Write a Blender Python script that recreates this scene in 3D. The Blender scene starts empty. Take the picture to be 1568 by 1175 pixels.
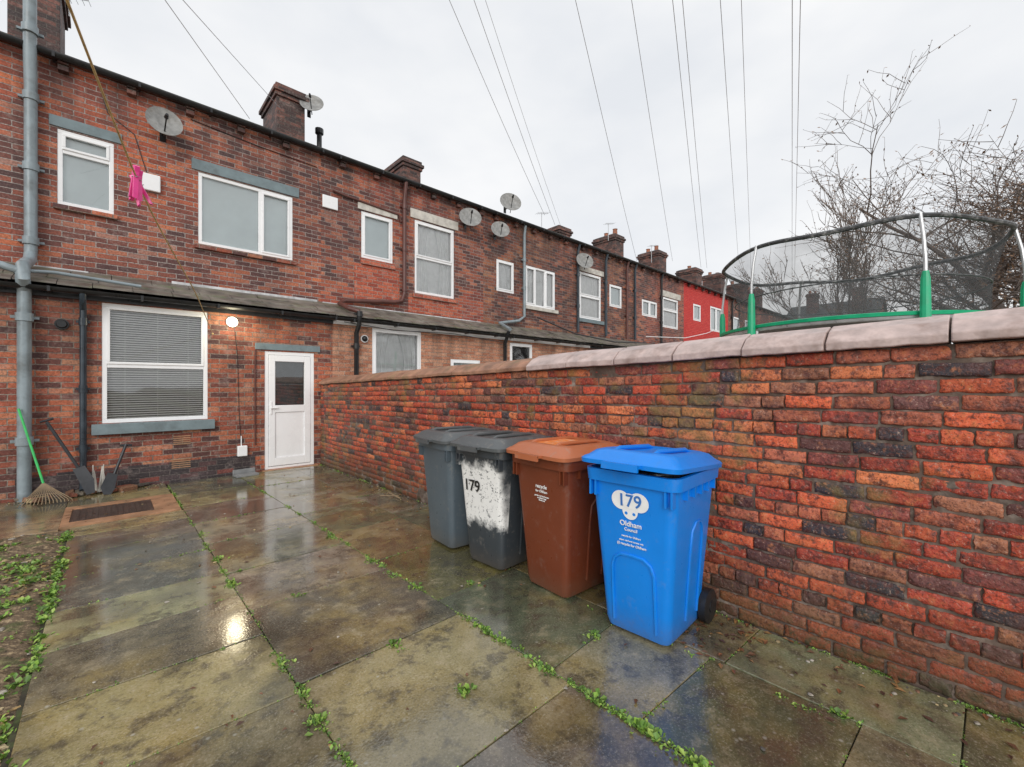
import bpy, math, random
from mathutils import Vector, Matrix, noise
random.seed(7)
S=bpy.context.scene
R=math.radians
# ------------------------------------------------------------------ helpers
class MB:
    def __init__(s): s.v=[];s.f=[];s.m=[];s.c=[]
    def face(s,pts,m=0,c=None):
        i=len(s.v); s.v+= [tuple(p) for p in pts]; s.f.append(tuple(range(i,i+len(pts)))); s.m.append(m); s.c.append(c)
    def box(s,x0,x1,y0,y1,z0,z1,m=0,c=None,M=None):
        P=[Vector(p) for p in ((x0,y0,z0),(x1,y0,z0),(x1,y1,z0),(x0,y1,z0),(x0,y0,z1),(x1,y0,z1),(x1,y1,z1),(x0,y1,z1))]
        if M is not None: P=[M@p for p in P]
        i=len(s.v); s.v+=[tuple(p) for p in P]
        for f in ((0,3,2,1),(4,5,6,7),(0,1,5,4),(1,2,6,5),(2,3,7,6),(3,0,4,7)):
            s.f.append(tuple(i+k for k in f)); s.m.append(m); s.c.append(c)
    def tube(s,pts,rad,n=8,m=0,c=None,caps=True):
        pts=[Vector(p) for p in pts]; k=len(pts)
        if not hasattr(rad,'__len__'): rad=[rad]*k
        base=len(s.v); ref=None
        for j,p in enumerate(pts):
            d=(pts[min(j+1,k-1)]-pts[max(j-1,0)]).normalized()
            if ref is None:
                ref=d.orthogonal().normalized()
            else:
                ref=(ref-d*ref.dot(d))
                ref=ref.normalized() if ref.length>1e-4 else d.orthogonal().normalized()
            b=d.cross(ref)
            for q in range(n):
                a=2*math.pi*q/n
                s.v.append(tuple(p+(ref*math.cos(a)+b*math.sin(a))*rad[j]))
        for j in range(k-1):
            for q in range(n):
                a=base+j*n+q; b_=base+j*n+(q+1)%n
                s.f.append((a,b_,b_+n,a+n)); s.m.append(m); s.c.append(c)
        if caps:
            s.f.append(tuple(base+q for q in range(n))[::-1]); s.m.append(m); s.c.append(c)
            s.f.append(tuple(base+(k-1)*n+q for q in range(n))); s.m.append(m); s.c.append(c)
    def loft(s,loops,m=0,cap0=True,cap1=True,c=None):
        n=len(loops[0]); base=len(s.v)
        for l in loops: s.v+=[tuple(p) for p in l]
        for j in range(len(loops)-1):
            for q in range(n):
                a=base+j*n+q;b=base+j*n+(q+1)%n
                s.f.append((a,b,b+n,a+n)); s.m.append(m); s.c.append(c)
        if cap0: s.f.append(tuple(base+q for q in range(n))[::-1]); s.m.append(m); s.c.append(c)
        if cap1: s.f.append(tuple(base+(len(loops)-1)*n+q for q in range(n))); s.m.append(m); s.c.append(c)
    def build(s,name,mats,parent=None,smooth=False,bevel=0,seg=2,angle=35):
        me=bpy.data.meshes.new(name); me.from_pydata(s.v,[],s.f)
        for mt in mats: me.materials.append(mt)
        for p,mi in zip(me.polygons,s.m): p.material_index=mi
        if any(c is not None for c in s.c):
            at=me.color_attributes.new('Col','FLOAT_COLOR','CORNER')
            for p,c in zip(me.polygons,s.c):
                cc=c if c is not None else (1,1,1)
                for li in p.loop_indices: at.data[li].color=(cc[0],cc[1],cc[2],1)
        me.update()
        if smooth:
            for p in me.polygons: p.use_smooth=True
            me.set_sharp_from_angle(angle=R(angle))
        o=bpy.data.objects.new(name,me); S.collection.objects.link(o)
        if parent: o.parent=parent
        if bevel:
            b=o.modifiers.new('b','BEVEL'); b.width=bevel; b.segments=seg; b.limit_method='ANGLE'; b.angle_limit=R(40)
        return o
def empty(name,loc=(0,0,0),rot=0):
    e=bpy.data.objects.new(name,None); S.collection.objects.link(e); e.location=loc; e.rotation_euler=(0,0,rot); e.empty_display_size=.2; return e
class NT:
    def __init__(s,name):
        s.mat=bpy.data.materials.new(name); s.mat.use_nodes=True; s.t=s.mat.node_tree; s.n=s.t.nodes; s.b=s.n['Principled BSDF']; s.out=s.n['Material Output']
    def a(s,t,**k):
        x=s.n.new(t)
        for q,v in k.items(): setattr(x,q,v)
        return x
    def l(s,a,b): s.t.links.new(a,b)
    def noise(s,scale,detail=3,rough=.55,vec=None,dist=0):
        x=s.a('ShaderNodeTexNoise'); x.inputs['Scale'].default_value=scale; x.inputs['Detail'].default_value=min(detail,3.5); x.inputs['Roughness'].default_value=rough; x.inputs['Distortion'].default_value=dist
        if vec is None:
            vec=s.obj()
        s.l(vec,x.inputs['Vector']); return x.outputs['Fac']
    def obj(s):
        if not hasattr(s,'_o'): s._o=s.a('ShaderNodeTexCoord').outputs['Object']
        return s._o
    def mix(s,f,a,b,mode='MIX'):
        x=s.a('ShaderNodeMix',data_type='RGBA',blend_type=mode)
        for sock,val in ((x.inputs[0],f),(x.inputs[6],a),(x.inputs[7],b)):
            if isinstance(val,bpy.types.NodeSocket): s.l(val,sock)
            elif isinstance(val,(int,float)): sock.default_value=val
            else: sock.default_value=(*val[:3],1)
        return x.outputs[2]
    def ramp(s,fac,stops,interp='LINEAR'):
        x=s.a('ShaderNodeValToRGB'); cr=x.color_ramp; cr.interpolation=interp
        while len(cr.elements)<len(stops): cr.elements.new(.5)
        for e,(p,c) in zip(cr.elements,stops):
            e.position=p; e.color=(*c,1) if hasattr(c,'__len__') else (c,c,c,1)
        s.l(fac,x.inputs[0]); return x.outputs[0]
    def math(s,op,a,b=0,clamp=False):
        x=s.a('ShaderNodeMath',operation=op); x.use_clamp=clamp
        for i,v in enumerate((a,b)):
            if isinstance(v,bpy.types.NodeSocket): s.l(v,x.inputs[i])
            else: x.inputs[i].default_value=v
        return x.outputs[0]
    def bump(s,h,st=.3,dist=.01,prev=None):
        x=s.a('ShaderNodeBump'); x.inputs['Strength'].default_value=st; x.inputs['Distance'].default_value=dist
        s.l(h,x.inputs['Height'])
        if prev: s.l(prev,x.inputs['Normal'])
        return x.outputs[0]
def simple(name,col,rough=.55,var=.25,scale=6,bump=.15,bs=60,metal=0,dirt=None,dirtamt=.3,spec=.5):
    m=NT(name); n=m.noise(scale,4,.6)
    dk=tuple(c*(1-var) for c in col); lt=tuple(min(1,c*(1+var*.6)) for c in col)
    c=m.ramp(n,[(.3,dk),(.7,lt)])
    if dirt:
        n2=m.noise(scale*.6+1.3,4,.7); c=m.mix(m.ramp(n2,[(.5,0.),(.5+.25,dirtamt)]),c,dirt)
    m.l(c,m.b.inputs['Base Color']); m.b.inputs['Metallic'].default_value=metal
    m.b.inputs['Specular IOR Level'].default_value=spec
    m.l(m.ramp(n,[(.3,max(.05,rough-.12)),(.7,min(1,rough+.12))]),m.b.inputs['Roughness'])
    if bump: m.l(m.bump(m.noise(bs,1),bump,.004),m.b.inputs['Normal'])
    return m.mat
def brickmat(name,stops,mortar,seed=0,dark=(.05,.03,.03),darkamt=.5,pale=(.55,.46,.42),paleamt=.3,red=None,soot=.5,stain=True):
    m=NT(name); o=m.obj()
    sep=m.a('ShaderNodeSeparateXYZ'); m.l(o,sep.inputs[0])
    xy=m.math('ADD',sep.outputs[0],sep.outputs[1])
    cmb=m.a('ShaderNodeCombineXYZ'); m.l(m.math('ADD',xy,seed*3.37+50),cmb.inputs[0]); m.l(m.math('ADD',sep.outputs[2],20),cmb.inputs[1])
    nt=m.a('ShaderNodeTexNoise'); nt.inputs['Scale'].default_value=8; nt.inputs['Detail'].default_value=2; m.l(o,nt.inputs['Vector'])
    vm=m.a('ShaderNodeVectorMath',operation='MULTIPLY_ADD'); m.l(nt.outputs['Color'],vm.inputs[0]); vm.inputs[1].default_value=(.02,.02,0); m.l(cmb.outputs[0],vm.inputs[2])
    bt=m.a('ShaderNodeTexBrick'); m.l(vm.outputs[0],bt.inputs['Vector'])
    bt.inputs['Color1'].default_value=(0,0,0,1); bt.inputs['Color2'].default_value=(1,1,1,1); bt.inputs['Mortar'].default_value=(.5,.5,.5,1)
    bt.inputs['Scale'].default_value=1; bt.inputs['Brick Width'].default_value=.233; bt.inputs['Row Height'].default_value=.0765
    bt.inputs['Mortar Size'].default_value=.007; bt.inputs['Mortar Smooth'].default_value=.35; bt.inputs['Bias'].default_value=0
    c=m.ramp(bt.outputs['Color'],stops)
    big=m.noise(.85,3,.6)
    if red: c=m.mix(m.ramp(m.noise(.6,2,.5,vec=vm.outputs[0]),[(.48,0.),(.58,.75)]),c,m.ramp(bt.outputs['Color'],[(0,tuple(k*.55 for k in red)),(.5,red),(1,(min(1,red[0]*1.2),red[1]*1.7,red[2]*1.5))]))
    c=m.mix(m.math('MULTIPLY',m.ramp(big,[(.40,0.),(.60,darkamt)]),m.ramp(bt.outputs['Color'],[(0,.9),(1.,.35)])),c,dark)
    fine=m.noise(42,4,.75); c=m.mix(m.ramp(fine,[(.32,.6),(.55,0.)]),c,(.02,.014,.012))
    med=m.noise(6,4,.8); c=m.mix(m.ramp(med,[(.53,0.),(.70,paleamt)]),c,pale)
    c=m.mix(m.ramp(fine,[(.58,0.),(.75,.35)]),c,pale)
    mc=m.mix(m.ramp(fine,[(.35,0.),(.65,1.)]),tuple(x*.4 for x in mortar),mortar)
    c=m.mix(bt.outputs['Fac'],c,mc)
    if soot: 
        c=m.mix(m.math('MULTIPLY',m.ramp(big,[(.48,0.),(.62,soot)]),m.ramp(med,[(.35,1.),(.6,.3)])),c,(.045,.025,.024))
    if stain:
        mp=m.a('ShaderNodeMapping'); mp.inputs['Scale'].default_value=(3.5,3.5,.35); m.l(o,mp.inputs[0])
        sn=m.noise(1.0,3,.6,vec=mp.outputs[0])
        zr=m.ramp(m.math('DIVIDE',sep.outputs[2],8.),[(0.,1.),(.06,.25),(.20,.1),(.28,.5),(.335,.9),(.34,0.),(.38,.35),(.41,.05),(.60,.15),(.76,1.)])
        c=m.mix(m.math('MULTIPLY',m.ramp(sn,[(.42,.0),(.6,.6)]),zr),c,(.035,.025,.022))
    m.l(c,m.b.inputs['Base Color'])
    m.l(m.ramp(med,[(.3,.5),(.7,.85)]),m.b.inputs['Roughness'])
    h=m.math('SUBTRACT',m.math('MULTIPLY',bt.outputs['Color'],.3),bt.outputs['Fac'])
    h=m.math('ADD',h,m.math('MULTIPLY',m.noise(42,1),.4))
    m.l(m.bump(h,.8,.012),m.b.inputs['Normal'])
    return m.mat
# ------------------------------------------------------------------ materials
brown=[(0,(.09,.042,.04)),(.25,(.15,.052,.042)),(.5,(.28,.08,.05)),(.75,(.44,.115,.058)),(.9,(.60,.19,.09)),(1,(.42,.21,.16))]
redb=[(0,(.10,.04,.038)),(.2,(.28,.068,.04)),(.5,(.50,.12,.058)),(.8,(.62,.18,.08)),(1,(.62,.27,.15))]
MB_up=brickmat('brick_old_brown',brown,(.54,.46,.42),0,dark=(.10,.04,.04),darkamt=.7,red=(.62,.125,.05),soot=.3)
MB_low=brickmat('brick_lower',redb,(.42,.34,.28),1,darkamt=.45,soot=.3)
MB_2=brickmat('brick_neighbour',brown,(.46,.39,.35),2,darkamt=.75,dark=(.11,.04,.04),red=(.48,.09,.05),soot=.3)
MB_3=brickmat('brick_terrace',brown,(.36,.31,.28),3,darkamt=.7,red=(.38,.12,.06),soot=.4)
MB_or=brickmat('brick_orange',[(0,(.52,.20,.11)),(.5,(.70,.31,.18)),(1,(.76,.41,.26))],(.58,.44,.35),4,darkamt=.1,paleamt=.2,soot=0)
MB_red=brickmat('brick_painted_red',[(0,(.72,.035,.03)),(1,(.80,.06,.045))],(.65,.04,.035),5,darkamt=0,paleamt=.05,soot=0,stain=False)
MB_ch=brickmat('brick_chimney',[(0,(.05,.03,.03)),(.5,(.13,.055,.045)),(1,(.28,.11,.08))],(.16,.14,.12),6,darkamt=.7,dark=(.03,.025,.025),stain=False)
slate=simple('roof_slate',(.055,.052,.055),.55,.4,5,.5,25,dirt=(.10,.12,.05),dirtamt=.5)
tile=simple('stone_roof_slates',(.20,.175,.15),.5,.6,4,.5,25,dirt=(.14,.18,.06),dirtamt=.6)
lead=simple('lead_flashing',(.62,.63,.64),.4,.5,5,.2,20)
blackp=simple('black_plastic',(.018,.019,.021),.35,.3,6,.05)
darkpipe=simple('dark_pipe',(.035,.05,.065),.35,.3,6,.05)
greypipe=simple('grey_pipe',(.28,.34,.37),.4,.2,5,.1,dirt=(.10,.10,.09),dirtamt=.6)
brownpipe=simple('brown_pipe',(.13,.05,.04),.4,.3,6,.05)
whitep=simple('white_upvc',(.93,.94,.95),.3,.03,3,.0)
blindm=simple('blind_slat',(.93,.93,.91),.5,.04,3,.0)
greypaint=simple('grey_paint',(.20,.26,.28),.6,.2,6,.3,dirt=(.08,.09,.09),dirtamt=.5)
stone=simple('pale_stone',(.66,.63,.57),.7,.25,6,.3,dirt=(.3,.25,.2),dirtamt=.5)
dishm=simple('dish_grey',(.30,.30,.29),.45,.35,9,.05,dirt=(.12,.10,.07),dirtamt=.7)
metal=simple('galvanised',(.55,.56,.57),.35,.2,6,.05,metal=.4)
curt=simple('net_curtain',(.90,.90,.90),.8,.1,8,.1)
curtg=simple('frosted_inner',(.85,.93,.95),.6,.10,1.5,.0)
dark=simple('dark_interior',(.03,.035,.04),.7,.3,3,0)
def glassmat():
    m=NT('window_glass'); m.n.remove(m.b)
    tr=m.a('ShaderNodeBsdfTransparent'); tr.inputs[0].default_value=(.96,.98,.98,1)
    gl=m.a('ShaderNodeBsdfGlossy'); gl.inputs['Roughness'].default_value=.03
    m.l(m.bump(m.noise(1.7,1),.12,.03),gl.inputs['Normal'])
    fr=m.a('ShaderNodeFresnel'); fr.inputs[0].default_value=1.5
    f=m.math('ADD',m.math('MULTIPLY',fr.outputs[0],1.6),.10,True)
    ms=m.a('ShaderNodeMixShader'); m.l(f,ms.inputs[0]); m.l(tr.outputs[0],ms.inputs[1]); m.l(gl.outputs[0],ms.inputs[2]); m.l(ms.outputs[0],m.out.inputs[0]); return m.mat
glass=glassmat()
# ------------------------------------------------------------------ ground
def soilmat():
    m=NT('soil'); n=m.noise(3,4,.7); n2=m.noise(28,4,.75)
    c=m.mix(n,(.09,.06,.038),(.24,.17,.10)); c=m.mix(m.ramp(n2,[(.52,0.),(.66,.9)]),c,(.52,.39,.23))
    c=m.mix(m.ramp(n2,[(.34,.9),(.45,0.)]),c,(.035,.024,.016))
    c=m.mix(m.ramp(m.noise(5,3),[(.54,0.),(.66,.6)]),c,(.08,.12,.03))
    m.l(c,m.b.inputs['Base Color']); m.b.inputs['Roughness'].default_value=.8; m.l(m.bump(n2,.9,.02),m.b.inputs['Normal']); return m.mat
soil=soilmat()
g=MB()
g.face([(-200,-200,-.05),(200,-200,-.05),(200,200,-.05),(-200,200,-.05)])
g.build('ground',[soil])
def pavemat():
    m=NT('wet_paving'); at=m.a('ShaderNodeVertexColor',layer_name='Col'); o=m.obj()
    c=at.outputs[0]
    n1=m.noise(1.3,4,.7); n2=m.noise(5.0,4,.8); n3=m.noise(95,3,.8)
    c=m.mix(m.ramp(n1,[(.48,0.),(.62,.6)]),c,(.34,.25,.075))
    c=m.mix(m.ramp(n1,[(.36,.45),(.46,0.)]),c,(.07,.07,.05))
    c=m.mix(m.ramp(n2,[(.38,.75),(.5,0.)]),c,(.07,.06,.04))
    c=m.mix(m.ramp(n2,[(.54,0.),(.70,.55)]),c,(.48,.40,.25))
    c=m.mix(m.ramp(n3,[(.54,0.),(.70,.5)]),c,(.60,.54,.44))
    c=m.mix(m.ramp(n3,[(.32,.55),(.46,0.)]),c,(.03,.028,.02))
    vo=m.a('ShaderNodeTexVoronoi'); vo.inputs['Scale'].default_value=11; vo.feature='F1'; m.l(o,vo.inputs['Vector'])
    c=m.mix(m.math('MULTIPLY',m.ramp(vo.outputs['Distance'],[(.05,.75),(.12,0.)]),m.ramp(n1,[(.45,0.),(.5,1.)])),c,(.50,.48,.40))
    wet=m.noise(1.1,3,.65,dist=.4)
    c=m.mix(m.ramp(wet,[(.42,.45),(.54,0.)]),c,(.05,.045,.03))   # saturated stone is darker
    m.l(c,m.b.inputs['Base Color'])
    r=m.ramp(wet,[(.41,.06),(.5,.14),(.62,.33)]); r2=m.math('ADD',r,m.math('MULTIPLY',n2,.10))
    m.l(r2,m.b.inputs['Roughness']); m.b.inputs['Specular IOR Level'].default_value=.9
    m.l(m.ramp(wet,[(.44,.6),(.60,.25)]),m.b.inputs['Coat Weight']); m.b.inputs['Coat Roughness'].default_value=.11; m.b.inputs['Coat IOR'].default_value=1.4
    b=m.a('ShaderNodeBump'); b.inputs['Distance'].default_value=.006; m.l(m.math('ADD',m.math('MULTIPLY',m.noise(80,1),.4),m.noise(6,2)),b.inputs['Height']); m.l(m.ramp(wet,[(.42,.18),(.6,.65)]),b.inputs['Strength'])
    m.l(b.outputs[0],m.b.inputs['Normal']); return m.mat
pave=pavemat()
pv=MB()
joints=[]
gold=[(.36,.28,.13),(.16,.14,.095),(.40,.32,.16),(.12,.11,.085),(.28,.24,.15),(.22,.18,.10)]
mossy=[(.18,.165,.06),(.23,.20,.11),(.12,.12,.065),(.25,.225,.16),(.15,.14,.095)]
def jy(x,y): return y+.022*math.sin(x*4+y*7)
jx=lambda x,y:x+(.018*(4-y) if 1<x<2.3 else (.018*(4-y)*.3 if .3<x<=1 else 0))
def col_slabs(x0,x1,ys,pal):
    k0=random.randint(0,5)
    for n_,(a,b) in enumerate(zip(ys[:-1],ys[1:])):
        base=pal[(k0+n_)%len(pal)] if random.random()<.7 else random.choice(pal); base=tuple(q*random.uniform(.85,1.15) for q in base)
        z=random.uniform(-.004,.002); gp=.0025
        P=[(x0+gp,a+gp),(x1-gp,a+gp),(x1-gp,b-gp),(x0+gp,b-gp)]
        raw=[(x0,a),(x1,a),(x1,b),(x0,b)]
        i=len(pv.v); pv.box(0,1,0,1,0,1,0,base)
        for k in range(4):
            X=jx(raw[k][0],raw[k][1])+(P[k][0]-raw[k][0]); Y=jy(raw[k][0],raw[k][1])+(P[k][1]-raw[k][1])
            zz=z+random.uniform(-.002,.002)
            pv.v[i+k]=(X,Y,-.05); pv.v[i+4+k]=(X,Y,zz)
        joints.append((x0,x1,a))
col_slabs(-.28,.66,[-1.5,-.4,.45,1.35,2.2,2.85,3.45,4.0,4.65,5.3,5.9,6.3],gold)
col_slabs(.66,1.60,[-1.5,-.5,.4,1.35,2.25,3.2,3.95,4.8,5.6,6.4,7.2,8.18],gold)
col_slabs(1.60,2.36,[-1.5,-.6,.35,.98,1.5,2.5,3.4,4.3,5.2,6.1,7.0,8.18],mossy)
col_slabs(2.36,2.84,[-1.5,-.8,.05,.9,1.7,2.6,3.5,4.5,5.5,6.5,7.4,8.18],mossy)
col_slabs(-1.25,-.36,[6.3,7.1,8.18],gold); col_slabs(-2.2,-1.25,[6.3,7.2,8.18],gold); col_slabs(-3.2,-2.2,[6.3,7.2,8.18],gold)
col_slabs(-.36,.64,[7.36,8.18],gold)
pv.build('patio_paving',[pave],bevel=.003)
q=MB(); q.face([(-.30,-1.5,-.012),(2.85,-1.5,-.012),(2.85,6.28,-.012),(-.30,6.28,-.012)]); q.build('joint_moss',[simple('joint_moss',(.05,.042,.025),.7,.4,12,.4,dirt=(.10,.16,.03),dirtamt=.8)])
conc=simple('red_concrete',(.46,.25,.14),.35,.35,5,.4,40,dirt=(.16,.15,.09),dirtamt=.6)
rust=simple('rusty_iron',(.085,.06,.05),.4,.4,12,.3,50,dirt=(.18,.08,.05),dirtamt=.5)
d=MB(); 
d.box(-.36,-.30,6.33,7.34,-.05,.004); d.box(.40,.63,6.33,7.34,-.05,.004); d.box(-.30,.40,6.33,6.52,-.05,.004); d.box(-.30,.40,7.2,7.34,-.05,.004)
d.box(-.30,.40,6.52,7.2,-.05,-.008,1)
for i in range(13):
    for j in range(11):
        x=-.27+i*.052; y=6.55+j*.057
        d.box(x,x+.036,y,y+.03,-.008,.002,1)
e=empty('drain_cover'); d.build('cover_and_surround',[conc,rust],e)
# garden bed
bed=MB(); nx,ny=60,220
def bz(x,y):
    ed=min(1,max(0,(-.30-x)/.12))*min(1,max(0,(6.28-y)/.1))
    return -.02+ed*(.035+.03*noise.noise(Vector((x*2,y*2,0)))+.022*noise.noise(Vector((x*9,y*9,3)))+.014*noise.noise(Vector((x*25,y*25,3))))
gx=[-.29-3.2*(i/nx)**1.5 for i in range(nx,-1,-1)]; gy=[-1+7.29*j/ny for j in range(ny+1)]
bed.v=[(x,y,bz(x,y)) for y in gy for x in gx]
for j in range(ny):
    for i in range(nx):
        a=j*(nx+1)+i; bed.f.append((a,a+1,a+nx+2,a+nx+1)); bed.m.append(0); bed.c.append(None)
bed.build('garden_bed',[soil],smooth=True,angle=80)
st=MB(); rc=[(.38,.34,.28),(.2,.17,.13),(.50,.45,.38),(.28,.14,.08),(.10,.09,.08),(.55,.42,.22)]
def pebble(mb,x,y,z,r,c):
    loops=[]; n=7; ph=random.random()*6; sx=random.uniform(.6,1.4); jit=[random.uniform(.75,1.2) for _ in range(n)]
    for zz,rr in ((-.4,.6),(0,1),(.35,.8),(.5,.4)):
        loops.append([(x+math.cos(ph+2*math.pi*q/n)*r*rr*sx*jit[q],y+math.sin(ph+2*math.pi*q/n)*r*rr*jit[q],z+zz*r*.8) for q in range(n)])
    mb.loft(loops,0,True,True,c)
for i in range(500):
    x=random.uniform(-1.7,-.27); y=random.uniform(2,6.25)
    pebble(st,x,y,bz(x,y)-.002,random.choice([.006,.008,.01,.014,.024]),random.choice(rc))
for i in range(2600):
    x=-.28-random.random()*1.4; y=random.uniform(2,6.2)
    if noise.noise(Vector((x*1.3,y*1.3,4)))<-.1: continue
    M_=Matrix.Translation((x,y,bz(x,y)+.004))@Matrix.Rotation(random.uniform(0,3),4,'Z')@Matrix.Rotation(random.uniform(-.5,.5),4,'X')
    s_=random.uniform(.006,.028); st.box(-s_,s_,-s_*.3,s_*.3,-.003,.003,0,random.choice([(.50,.36,.16),(.42,.27,.11),(.22,.14,.07),(.60,.48,.28),(.10,.06,.03)]),M_)
for i in range(500):
    k=random.random()
    if k<.4: x=random.uniform(-.9,.6); y=8.2-random.random()**2*.35
    elif k<.8: x=2.83-random.random()**2*.15; y=random.uniform(-.5,8.1)
    else: x=random.uniform(-.2,2.8); y=random.uniform(.3,8)
    pebble(st,x,y,.003,random.choice([.003,.005,.008,.011]),random.choice(rc))
m=NT('rubble'); at=m.a('ShaderNodeVertexColor',layer_name='Col'); m.l(m.mix(m.ramp(m.noise(60,4),[(.4,.5),(.6,0.)]),at.outputs[0],(.04,.03,.02)),m.b.inputs['Base Color']); m.b.inputs['Roughness'].default_value=.7
rubble=m.mat
st.build('rubble_stones',[rubble],smooth=True,angle=50)
m=NT('weed_leaf'); at=m.a('ShaderNodeVertexColor',layer_name='Col'); m.l(at.outputs[0],m.b.inputs['Base Color']); m.b.inputs['Roughness'].default_value=.5
leafm=m.mat
fl=MB()
for i in range(420):
    k=random.random()
    if k<.6: x=2.83-random.random()**1.6*.35; y=random.uniform(-.3,8.1)
    elif k<.8: x=random.uniform(2.3,2.8); y=random.uniform(.8,1.3)
    else: x=random.uniform(-.2,2.8); y=random.uniform(.3,8)
    a=random.uniform(0,6.28); L=random.uniform(.008,.026); dx,dy=math.cos(a)*L,math.sin(a)*L
    c=random.choice([(.22,.09,.04),(.13,.06,.03),(.30,.16,.06),(.09,.045,.03)])
    fl.face([(x-dx,y-dy,.004),(x+dy*.5,y-dx*.5,.007+random.random()*.006),(x+dx,y+dy,.005),(x-dy*.5,y+dx*.5,.006+random.random()*.006)],0,c)
fl.build('fallen_leaves',[leafm])
wd=MB()
def plant(x,y,z,n,size):
    for k in range(n):
        a=random.uniform(0,6.283); el=random.uniform(.15,1.3); L=size*random.uniform(.4,1)
        c=random.choice([(.12,.24,.035),(.22,.38,.05),(.08,.16,.025),(.32,.45,.09),(.18,.29,.055)])
        bx=x+random.gauss(0,size*.35); by=y+random.gauss(0,size*.35)
        d=Vector((math.cos(a)*math.cos(el),math.sin(a)*math.cos(el),math.sin(el))); s_=Vector((-math.sin(a),math.cos(a),0))*L*random.uniform(.2,.42)
        p=Vector((bx,by,z)); mid=p+d*L*.55; tip=p+d*L; tip.z-=L*.2
        wd.face([p,mid-s_,tip,mid+s_],0,c)
def jline(x0,y0,x1,y1,dens,size=.03,th=.02):
    L=math.hypot(x1-x0,y1-y0); n=int(L*dens)
    for i in range(n):
        t=random.random(); x=x0+(x1-x0)*t; y=y0+(y1-y0)*t
        q=noise.noise(Vector((x*3.1,y*3.1,5)))+.5*noise.noise(Vector((x*11,y*11,1)))
        if q<th: continue
        plant(x+random.gauss(0,.009),y+random.gauss(0,.009),-.004,random.randint(3,8),size*random.uniform(.4,1.1)*(1+q*.9))
jline(jx(.66,0.5),.5,jx(.66,8),8,80,.021,.06)
jline(jx(1.6,.2),.2,jx(1.6,7.5),7.5,110,.023,.02)
jline(jx(2.3,-.2),-.2,jx(2.3,2),2,30,.02)
jline(2.835,-1,2.835,8.2,70,.02,.05); jline(2.835,-1,2.835,1.2,120,.02,-.2)
for x0,x1,a in joints:
    if x0>=-.3 and random.random()<.7: jline(jx(x0,a),jy(x0,a),jx(x1,a),jy(x1,a),45,.016,.08)
for cx,cy,sp,n in ((1.64,2.05,.10,30),(1.64,1.93,.06,16),(1.64,1.53,.08,24),(1.65,1.20,.06,14),(1.65,.95,.12,36),(1.66,.72,.08,22),(1.60,2.75,.05,8),(1.58,3.4,.05,8),(1.58,3.05,.06,10),(.67,2.47,.04,12),(.67,2.15,.06,16),(.665,1.93,.05,14),(1.177,2.22,.05,9),(1.24,1.66,.04,9),(2.36,.40,.04,12),(.66,3.7,.07,20),(.67,4.3,.07,14),(.68,5.15,.08,12),(2.05,1.5,.05,8),(1.95,2.52,.05,7),(1.56,4.2,.08,12),(.95,3.2,.03,5)):
    for i in range(n):
        t=random.gauss(0,1)*sp; plant(cx+random.gauss(0,.012),cy+t,-.003,random.randint(5,9),random.uniform(.018,.042)*(1.2-min(1,abs(t)/sp/2.5)))
jline(-.28,2.,-.28,6.3,110,.04,-.02)
for i in range(1700):
    x=-.3-random.random()**1.3*1.6; y=random.uniform(1.6,6.2)
    q=noise.noise(Vector((x*2.4,y*2.4,9)))
    if q>.04: plant(x,y,bz(x,y),random.randint(6,14),random.uniform(.02,.06))
    elif random.random()<.12: plant(x,y,bz(x,y),7,random.uniform(.015,.04))
for i in range(3200):
    if random.random()<.5: xx=random.choice([.66,1.6]); y=random.uniform(.5,8); x=jx(xx,y)+random.gauss(0,.006)
    else:
        x0,x1,y=random.choice(joints)
        if x0<-.3: continue
        x=random.uniform(x0,x1); t=(x-x0)/(x1-x0); y=jy(x0,y)*(1-t)+jy(x1,y)*t+random.gauss(0,.005)
    if noise.noise(Vector((x*1.9,y*1.9,7)))>-.1: plant(x,y,-.004,3,.011)
wd.build('weeds',[leafm])
# ------------------------------------------------------------------ garden wall (individual bricks)
def gwallmat():
    m=NT('garden_wall_brick'); at=m.a('ShaderNodeVertexColor',layer_name='Col'); c=at.outputs[0]
    n1=m.noise(16,4,.8); n2=m.noise(60,4,.85); n3=m.noise(1.9,4,.8)
    c=m.mix(m.ramp(n1,[(.38,.85),(.50,0.)]),c,(.12,.038,.03))
    c=m.mix(m.ramp(n1,[(.55,0.),(.68,.55)]),c,(.64,.23,.09))
    c=m.mix(m.ramp(n2,[(.53,0.),(.62,.7)]),c,(.04,.024,.02))
    c=m.mix(m.ramp(n2,[(.34,.6),(.41,0.)]),c,(.58,.40,.31))
    c=m.mix(m.ramp(n3,[(.54,0.),(.64,.6)]),c,(.24,.165,.05))
    c=m.mix(m.ramp(n3,[(.33,.55),(.43,0.)]),c,(.13,.055,.05))
    sep=m.a('ShaderNodeSeparateXYZ'); m.l(m.obj(),sep.inputs[0])
    c=m.mix(m.math('MULTIPLY',m.ramp(sep.outputs[2],[(0.,1.),(.15,.65),(.5,0.)]),m.ramp(n1,[(.35,.4),(.6,1.)])),c,(.055,.055,.025))
    m.l(c,m.b.inputs['Base Color']); m.l(m.ramp(n1,[(.3,.38),(.7,.78)]),m.b.inputs['Roughness']); m.b.inputs['Specular IOR Level'].default_value=.45
    h=m.math('ADD',m.math('MULTIPLY',m.noise(60,2,.8),.7),m.noise(16,2,.7)); m.l(m.bump(h,1.0,.009),m.b.inputs['Normal']); return m.mat
gwm=gwallmat()
mortar=simple('old_mortar',(.14,.10,.078),.85,.55,9,.8,45,dirt=(.38,.32,.27),dirtamt=.85)
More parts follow.
